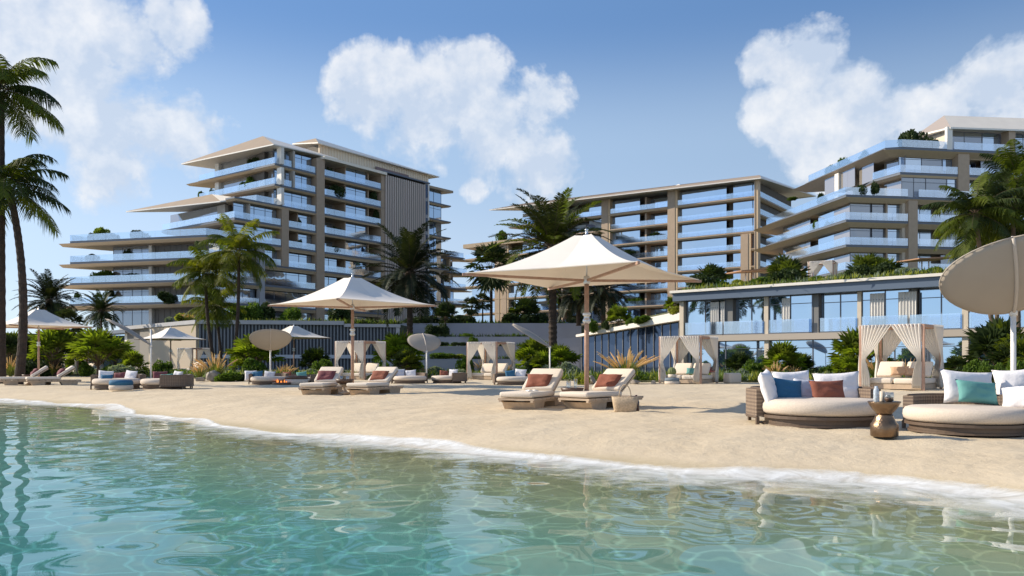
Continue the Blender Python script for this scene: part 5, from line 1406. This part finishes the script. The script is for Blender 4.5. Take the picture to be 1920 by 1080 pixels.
SH_=[(60,712,668,56,60,'dark shrub between the two left coconut trunks','deep',1),(85,708,660,60,70,'dark bushy shrub behind the left loungers','deep',2),(228,712,680,50,60,'silvery shrub behind the far blue daybed','grey',0),(205,710,682,52,46,'dull green shrub left of the silvery one','green',2),
 (305,708,670,56,44,'round green shrub left of the distant parasol pole','green',1),(330,712,690,54,30,'low green shrub at the distant parasol foot','green',0),
 (470,720,668,50,62,'green shrub under the fan palms beside the coconut trunks','green',2),(430,724,696,42,52,'low green shrub right of the pale rock','green',3),(455,722,700,43,36,'dark low shrub at the edge of the sand by the rock','deep',0),
 (545,712,684,52,50,'silvery shrub between the fountain grass and the round green shrub','grey',1),(604,708,669,50,48,'round bright green shrub left of the cabana behind the loungers','green',0),(585,716,690,48,44,'grey-green shrub at the foot of the round green one','grey',2),
 (712,716,672,52,50,'green shrub right of the cabana behind the loungers','green',3),(735,716,690,50,40,'dull shrub behind the second loungers','deep',2),(700,720,700,46,34,'dark low shrub beside the cabana post','deep',1),
 (770,716,672,56,56,'leafy shrub at the dark date palm foot','green',2),(815,712,684,56,46,'low pale shrub behind the white sunshade pole','grey',0),(822,708,686,60,30,'small green shrub right of the white sunshade pole','green',1),
 (870,714,665,52,44,'bright green shrub left of the middle cabana','green',0),(860,718,690,46,34,'silvery shrub left of the middle cabana','grey',3),(975,716,680,50,40,'dark green shrub right of the middle cabana','green',1),
 (1003,716,668,50,50,'dark green shrub behind the nearest left lounger','deep',0),(1035,718,680,48,50,'grey leafy shrub at the big date palm foot','grey',1),(1062,722,676,48,60,'dusty blue shrub right of the big date palm foot','grey',2),
 (1095,725,700,36,44,'bright low shrub beside the rocks behind the table','yel',0),(1145,726,700,38,50,'dark shrub under the largest fountain grass','deep',1),(1200,722,695,42,60,'low green shrub right of the largest fountain grass','green',2),(1235,722,700,42,36,'dark low shrub left of the cabana curtain','deep',3),
 (1390,720,688,44,36,'grey shrub right of the cube pouf','grey',0),(1418,722,668,46,56,'round green shrub in front of the pavilion left pier','green',1),(1448,722,674,47,52,'round green shrub beside the dry tufts','green',2),(1500,724,676,44,44,'green shrub at the foot of the low dark fan palm','green',0),
 (1402,724,700,42,44,'silvery low shrub at the edge of the sand left of the nearest daybed','grey',2),(1556,724,680,43,50,'round green shrub behind the nearest daybed','green',3),(1585,726,682,40,44,'lime yellow shrub behind the nearest daybed','yel',1),(1540,728,694,40,30,'small round grey shrub above the white cushion','grey',1),
 (1525,726,690,41,36,'small dark shrub behind the daybed cushions','deep',2),(1830,726,668,38,60,'green shrub right of the largest cabana','green',0),(1858,728,670,36,46,'dense green shrub behind the teal cushion','green',1),(1800,726,684,40,40,'dark green shrub just right of the cabana post','deep',3),
 (1650,728,690,40,50,'green shrub glimpsed through the largest cabana','green',2),(1700,728,690,40,50,'grey shrub glimpsed through the largest cabana','grey',0),(1908,728,668,34,50,'green shrub at the right edge behind the white cushion','green',3),
 (158,712,676,58,34,'green shrub inside the view of the leftmost cabana','green',2),(275,712,690,56,36,'low dark shrub behind the sunshade pole at the left','deep',1),(350,712,690,60,30,'green shrub below the distant cabana','green',1)]
for i,s in enumerate(SH_): shrub(s[0],min(s[1],HY+F/s[3]),s[2],s[3],s[4],s[5],s[6],s[7],z0=0)
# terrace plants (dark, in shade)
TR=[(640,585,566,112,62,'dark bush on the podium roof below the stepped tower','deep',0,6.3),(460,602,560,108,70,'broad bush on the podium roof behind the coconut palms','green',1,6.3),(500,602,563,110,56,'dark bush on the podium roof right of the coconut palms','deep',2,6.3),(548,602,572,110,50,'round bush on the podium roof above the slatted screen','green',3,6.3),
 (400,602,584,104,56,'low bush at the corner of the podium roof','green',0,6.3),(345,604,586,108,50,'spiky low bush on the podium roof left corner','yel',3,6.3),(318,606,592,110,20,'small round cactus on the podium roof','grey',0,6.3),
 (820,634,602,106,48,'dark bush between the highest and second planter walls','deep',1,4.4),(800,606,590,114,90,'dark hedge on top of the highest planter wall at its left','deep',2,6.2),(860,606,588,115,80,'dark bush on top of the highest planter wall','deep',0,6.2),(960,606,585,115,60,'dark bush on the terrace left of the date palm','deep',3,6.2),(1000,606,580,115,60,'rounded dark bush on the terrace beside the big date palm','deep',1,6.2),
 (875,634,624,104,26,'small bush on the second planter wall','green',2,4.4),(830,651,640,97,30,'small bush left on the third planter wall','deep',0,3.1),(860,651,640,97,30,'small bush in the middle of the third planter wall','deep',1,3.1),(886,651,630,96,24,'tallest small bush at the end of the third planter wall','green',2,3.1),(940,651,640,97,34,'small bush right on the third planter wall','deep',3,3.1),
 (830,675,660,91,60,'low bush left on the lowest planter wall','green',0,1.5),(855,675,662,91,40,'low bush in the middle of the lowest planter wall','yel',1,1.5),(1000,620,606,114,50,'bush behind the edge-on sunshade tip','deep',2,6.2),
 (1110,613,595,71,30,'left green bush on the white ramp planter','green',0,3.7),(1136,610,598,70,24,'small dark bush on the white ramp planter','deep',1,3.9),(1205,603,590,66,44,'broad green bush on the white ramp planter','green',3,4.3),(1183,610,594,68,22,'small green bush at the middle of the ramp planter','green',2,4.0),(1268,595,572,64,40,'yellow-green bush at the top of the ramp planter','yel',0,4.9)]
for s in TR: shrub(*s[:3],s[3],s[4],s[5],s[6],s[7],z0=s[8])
lowfan(1160,70,577,'spiky green palm on the white ramp planter',1,seed=4,z0=3.8)
lowfan(1262,65,558,'spiky palm at the top of the ramp by the pavilion corner',1,seed=5,z0=4.9)
lowfan(985,116,560,'dark fan palm tuft left of the big date palm on the terrace',0,seed=6,z0=6.1)
lowfan(835,112,570,'dark spiky palm behind the highest planter wall',0,seed=7,z0=6.1)
# planted roof of the pavilion
rg=random.Random(12)
RG=[(1318,556,512,66,70,'deep','dark bush at the left corner of the planted roof',0),(1350,552,522,66,50,'green','green bush on the planted roof below the flat brown sunshade',1),(1385,548,524,65,40,'yel','pale mounded bush left of the flat brown sunshade',2),(1425,546,520,65,52,'green','leafy bush right of the flat brown sunshade posts',3),
 (1478,543,500,66,70,'deep','tall dark bush on the planted roof left of the roof cabana',0),(1452,545,524,63,44,'yel','low yellow-green mound on the planted roof',1),(1530,540,518,61,50,'green','green mound under the roof cabana',2),(1560,538,515,60,26,'grey','round cactus-like bush on the planted roof',3),
 (1590,536,505,62,46,'grey','blue-grey bush on the planted roof right of the cabana',0),(1612,534,492,64,60,'deep','dark spiky bush on the planted roof',1),(1660,532,490,66,60,'deep','second dark spiky bush on the planted roof',2),(1635,532,508,60,52,'yel','reddish-yellow mound on the planted roof',3),
 (1700,530,500,60,50,'grey','blue-grey bush below the right flat sunshade',0),(1722,528,508,58,36,'yel','pale rounded bush below the right flat sunshade',1),(1750,526,500,58,50,'green','green bush under the large round sunshade on the roof',2),(1335,552,536,62,40,'yel','pale low mound at the left roof edge',2),
 (1405,548,532,62,50,'yel','pale low mound in front of the brown sunshade posts',0),(1500,542,526,61,50,'yel','pale low mound left of the roof cabana',3),(1575,538,522,59,44,'green','low green mound right of the roof cabana',1),(1680,530,515,58,50,'green','low green mound between the spiky bushes',3)]
for i_,(px,pb,pt,Y,w_,m_,lab,v_) in enumerate(RG):
    s_=hit(CP,DP,px); Y=CP[1]+s_*DP[1]+1.5+(i_%3)*1.1
    shrub(px,pb,pt-2,Y,w_*1.1,lab,m_,v_,z0=6.45)
for i,(px,Y,py,lab) in enumerate(((1335,67,498,'dark spiky palm at the left end of the planted roof'),(1475,68,487,'dark spiky palm in the middle of the planted roof'),(1625,66,482,'left dark spiky palm on the right half of the planted roof'),(1655,68,485,'right dark spiky palm on the right half of the planted roof'))):
    lowfan(px,Y,py,lab,0,seed=i+3,z0=6.6)
shrub(1765,594,572,54.2,92,'trimmed green hedge in the balcony planter of the pavilion','green',0,z0=4.0,name='hedge',cat='hedge',sy=.5)
# plants on the hotel balconies
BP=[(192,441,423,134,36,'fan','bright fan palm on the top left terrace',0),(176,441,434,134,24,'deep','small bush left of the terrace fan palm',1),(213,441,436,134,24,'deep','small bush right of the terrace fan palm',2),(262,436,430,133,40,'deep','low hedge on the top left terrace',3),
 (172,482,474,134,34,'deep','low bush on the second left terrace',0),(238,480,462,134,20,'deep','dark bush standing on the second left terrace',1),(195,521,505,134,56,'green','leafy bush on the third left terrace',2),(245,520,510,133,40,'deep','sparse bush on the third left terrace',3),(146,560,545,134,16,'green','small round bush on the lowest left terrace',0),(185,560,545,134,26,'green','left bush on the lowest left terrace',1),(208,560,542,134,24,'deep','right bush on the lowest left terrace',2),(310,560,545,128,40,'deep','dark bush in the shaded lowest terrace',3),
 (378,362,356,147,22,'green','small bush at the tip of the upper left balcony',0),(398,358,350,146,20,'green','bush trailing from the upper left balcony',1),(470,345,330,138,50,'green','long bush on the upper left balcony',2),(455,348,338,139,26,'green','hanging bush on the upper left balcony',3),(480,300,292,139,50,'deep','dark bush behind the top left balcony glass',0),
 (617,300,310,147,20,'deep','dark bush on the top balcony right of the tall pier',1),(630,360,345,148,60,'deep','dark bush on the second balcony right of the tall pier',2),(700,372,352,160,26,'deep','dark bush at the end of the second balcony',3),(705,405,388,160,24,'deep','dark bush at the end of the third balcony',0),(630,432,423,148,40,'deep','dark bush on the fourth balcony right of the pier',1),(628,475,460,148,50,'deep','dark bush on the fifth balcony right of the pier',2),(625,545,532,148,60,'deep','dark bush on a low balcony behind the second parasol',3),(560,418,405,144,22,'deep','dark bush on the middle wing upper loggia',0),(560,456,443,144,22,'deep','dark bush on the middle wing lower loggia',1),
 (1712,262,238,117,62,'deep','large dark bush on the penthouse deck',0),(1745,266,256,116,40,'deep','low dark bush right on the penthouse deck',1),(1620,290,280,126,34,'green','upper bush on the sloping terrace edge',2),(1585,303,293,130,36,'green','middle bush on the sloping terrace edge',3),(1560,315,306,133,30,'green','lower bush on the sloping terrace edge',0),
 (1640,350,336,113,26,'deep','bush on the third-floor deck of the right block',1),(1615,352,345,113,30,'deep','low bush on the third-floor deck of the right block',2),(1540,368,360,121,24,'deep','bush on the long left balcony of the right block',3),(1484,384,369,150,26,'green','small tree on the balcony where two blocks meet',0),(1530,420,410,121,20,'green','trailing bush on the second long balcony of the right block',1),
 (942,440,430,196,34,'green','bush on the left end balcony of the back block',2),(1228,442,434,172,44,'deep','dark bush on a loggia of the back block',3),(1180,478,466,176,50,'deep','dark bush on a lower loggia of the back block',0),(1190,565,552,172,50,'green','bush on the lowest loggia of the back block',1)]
LV=LZ+ZC+list(ZR.values())
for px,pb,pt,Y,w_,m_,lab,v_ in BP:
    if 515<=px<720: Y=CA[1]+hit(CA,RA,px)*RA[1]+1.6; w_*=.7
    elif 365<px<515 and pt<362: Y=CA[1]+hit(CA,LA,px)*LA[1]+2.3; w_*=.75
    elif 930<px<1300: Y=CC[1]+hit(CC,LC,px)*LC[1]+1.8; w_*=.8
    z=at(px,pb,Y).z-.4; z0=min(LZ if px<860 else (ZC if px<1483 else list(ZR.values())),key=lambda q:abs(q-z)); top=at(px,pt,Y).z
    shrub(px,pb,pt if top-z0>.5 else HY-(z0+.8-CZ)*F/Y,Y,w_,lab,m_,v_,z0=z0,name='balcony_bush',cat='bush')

# ---- fountain grasses
def fountain(seed,nb=260,npl=44,H=1.35):
    rng=random.Random(seed); b=MB()
    for i in range(nb):
        az=rng.uniform(0,6.28); ln=H*rng.uniform(.5,.9); lean=rng.uniform(.15,1.0); d=Vector((math.cos(az),math.sin(az),0)); s=Vector((-d.y,d.x,0))*.011
        P=[d*(.06*rng.random())+d*ln*lean*t**1.5*.8+Vector((0,0,ln*(t-.42*lean*t*t))) for t in (0,.35,.7,1)]
        b.add([P[0]-s,P[0]+s,P[1]-s,P[1]+s,P[2]-s*.7,P[2]+s*.7,P[3]],[(0,1,3,2),(2,3,5,4),(4,5,6)],0)
    for i in range(npl):
        az=rng.uniform(0,6.28); ln=H*rng.uniform(.75,1.08); lean=rng.uniform(.05,.95)**1.0; d=Vector((math.cos(az),math.sin(az),0))
        f=lambda t: d*(.05)+d*ln*lean*t**1.4*.85+Vector((0,0,ln*(t-.33*lean*t*t)))
        b.tube([f(t) for t in (0,.3,.62)],.006,4,0,False,False)
        P=[f(.60+.40*k/7) for k in range(8)]
        b.tube(P,[.008,.018,.024,.025,.023,.019,.012,.002],7,1,False)
        for k in range(46):      # bristles
            t=.61+.38*rng.random(); c=f(t); dd=(f(min(1,t+.03))-c).normalized(); u=Vector((rng.gauss(0,1),rng.gauss(0,1),rng.gauss(0,1))); u=(u-dd*u.dot(dd)).normalized()
            e=c+u*.036+dd*.06; w=dd.cross(u)*.005; b.add([c-w,c+w,e],[(0,1,2)],1)
    return b
FM=[fountain(1).mesh('fountain1'),fountain(2,220,30).mesh('fountain2')]
FGs=[(1172,38.0,652,'largest fountain grass with tan plumes behind the nearest right lounger',0,1.3),(20,52,668,'fountain grass at the left edge',1,1),(100,58,676,'small fountain grass left of the leftmost cabana',0,.9),(405,43,660,'tall fountain grass beside the pale rock',1,1.1),(375,45,678,'second fountain grass left of the pale rock',0,.9),
 (535,46,682,'low fountain grass behind the fire bowl',0,1),(905,52,672,'fountain grass inside the view of the middle cabana',1,.9),(950,52,680,'small fountain grass right of the middle cabana curtain',0,.8),(1455,42,676,'dry spiky tuft behind the nearest daybed',1,.9),(1490,43,684,'second dry tuft behind the nearest daybed',0,.7),(1645,39,663,'fountain grass seen through the largest cabana',0,.9),(1700,39,672,'second fountain grass behind the largest cabana',1,.8),
 (300,56,690,'reddish low grass in front of the round shrub at the left',1,.7),(355,106,585,'pink-tipped grass on the podium roof',0,1),(1620,62,512,'tan grass tuft on the planted roof',1,.8),(795,55,688,'pale grass tuft left of the white sunshade pole',0,.7)]
for px,Y,pt,lab,v_,ws in FGs:
    z0=0 if pt>600 else (6.3 if px<600 else 7.2)
    h=at(px,pt,Y).z-z0; t=empty('fountain_grass',gp(px,Y,z0),0,lab,'ornamental grass'); k=h/1.3
    use('blades',FM[v_],(L_blade,L_plume),t,(0,0,0),R(px*13%360),(k*ws,k*ws,k))
# ---- rocks
def rock(px,Y,w,h,label,seed,d=.7):
    rng=random.Random(seed); bm=bmesh.new(); bmesh.ops.create_icosphere(bm,subdivisions=3,radius=1)
    off=[Vector((rng.gauss(0,1),rng.gauss(0,1),rng.gauss(0,1))).normalized() for _ in range(16)]; cut=[rng.uniform(.42,.85) for _ in off]
    for v in bm.verts:
        for o_,c_ in zip(off,cut):
            k=v.co.dot(o_)
            if k>c_: v.co-=o_*(k-c_)*.92
        v.co*=1+rng.uniform(-.02,.02)
        v.co=Vector((v.co.x*w/2,v.co.y*w/2*d,v.co.z*h*.62+h*.3))
    me=bpy.data.meshes.new('rock'); bm.to_mesh(me); bm.free()
    o=link('rock',me,mat('rock_grey',(.33,.29,.25),.9,noise=(3,.45),bump=(5,.9,.08)),None,gp(px,Y)); o.rotation_euler.z=rng.uniform(0,3); return tag(o,label,'rock')
rock(403,42.5,1.25,.75,'large pale pointed rock at the edge of the sand',3); rock(378,43,.7,.3,'small flat rock left of the large pale one',4)
rock(1103,37.5,1.3,.62,'broad dark rock between the nearest loungers',5); rock(1190,37.4,.8,.3,'small pale rock right of the broad dark one',6); rock(1225,36.9,.4,.2,'smallest stone on the sand left of the cabana',7)
# ---- planted belt and ground cover
BELT=[(-300,66),(0,62),(200,60),(360,50),(450,44),(600,46),(740,49),(880,50),(1000,46),(1100,43),(1240,40.5),(1400,41),(1520,39.5),(1640,37.5),(1800,36.5),(2000,33.5)]
def belt_front(px):
    for (a,y0),(c,y1_) in zip(BELT[:-1],BELT[1:]):
        if px<=c: return y0+(y1_-y0)*(px-a)/(c-a)
    return BELT[-1][1]
pts=[(gp(px,Y).x,Y) for px,Y in BELT]+[(46,35),(30,47.5),(13,62.2),(5,70),(-3,100),(-38,98),(-60,118),(-80,118)]
o=MB().prism(pts,-.1,.10).build('planting_bed',M_soil); tag(o,kind='structure')
rg=random.Random(77)
def cover(name,samples,mats,leaf=.09,kind_label=None):
    b=MB()
    for (x,y,z,s,mi) in samples:
        n=9
        for k in range(n):
            a=rg.uniform(0,6.28); e=rg.uniform(.3,1.4); d=Vector((math.cos(a)*math.cos(e),math.sin(a)*math.cos(e),math.sin(e))); q=Vector((x+rg.gauss(0,.12)*s,y+rg.gauss(0,.12)*s,z)); w=Vector((-math.sin(a),math.cos(a),0))*leaf*s*.35; l=d*s*rg.uniform(.14,.42)
            b.add([q-w*.4,q+l*.5-w,q+l,q+l*.5+w],[(0,1,2,3)],mi)
    o=b.build(name,mats); tag(o,kind='stuff'); return o
S=[]
for i in range(4200):
    px=rg.uniform(-60,1980); y0=belt_front(px); Y=y0+rg.random()**1.6*9; p=gp(px,Y); S.append((p.x,Y,.08,rg.uniform(.6,1.5)*(1.0+.25*rg.random()),rg.choice((0,0,1,2,3))))
cover('ground_cover',S,[L_green,L_deep,L_yel,L_grey])
S=[]
for i in range(2600):
    s=rg.uniform(.2,SE); off=rg.uniform(.2,6.5); p=on(CP,DP,s,.9-off); S.append((p[0],p[1],6.5,rg.uniform(.7,1.7),rg.choice((0,2,2,3,1))))
cover('roof_garden_cover',S,[L_green,L_deep,L_yel,L_grey])
S=[]
for i in range(900):
    px=rg.uniform(745,1060); Y=rg.uniform(113,117); p=gp(px,Y); S.append((p.x,Y,6.1,rg.uniform(1.5,3.2),rg.choice((0,1,1))))
for i in range(500):
    px=rg.uniform(380,740); p=gp(px,104); S.append((p.x,103.5+rg.random()*2+(px-380)*.008,6.15,rg.uniform(1.2,2.6),rg.choice((0,1,1,2))))
for z_,Y,p0,p1 in ((4.4,105,772,996),(3.0,98,760,996),(1.4,91,720,996)):
    for i in range(150): px=rg.uniform(p0,p1); S.append((gp(px,Y).x,Y,z_,rg.uniform(.8,1.8),rg.choice((0,1,1))))
cover('terrace_cover',S,[L_green,L_deep,L_yel,L_grey])
S=[]
for i in range(300):
    s=rg.uniform(.5,RL-.5); of=rg.uniform(.5,4); p=on(Pq,RD,s,-of); S.append((p[0],p[1],za+(zb_-za)*s/RL+.15,rg.uniform(.6,1.3),rg.choice((0,1,2,3))))
cover('ramp_cover',S,[L_green,L_deep,L_yel,L_grey])
for o in list(bpy.data.objects):
    if o.name.startswith('fountain_grass') and o.type=='EMPTY': o['kind']='thing'

GR={'palm tree':'palms round the hotel','fan palm':'low fan palms behind the beach','shrub':'shrubs along the back of the beach and on the terraces','bush':'bushes on the hotel balconies','ornamental grass':'tufts of plumed grass','cushion':'loose cushions on the beach seats','rock':'rocks at the edge of the sand','retaining wall':'stepped blue-grey planter walls','side table':'dark bowl tables','glass':'clear glasses on the tables','pouf':'poufs on the sand'}
for o in bpy.data.objects:
    if o.parent is None and o.get('category') in GR and not o.get('group'): o['group']=GR[o['category']]
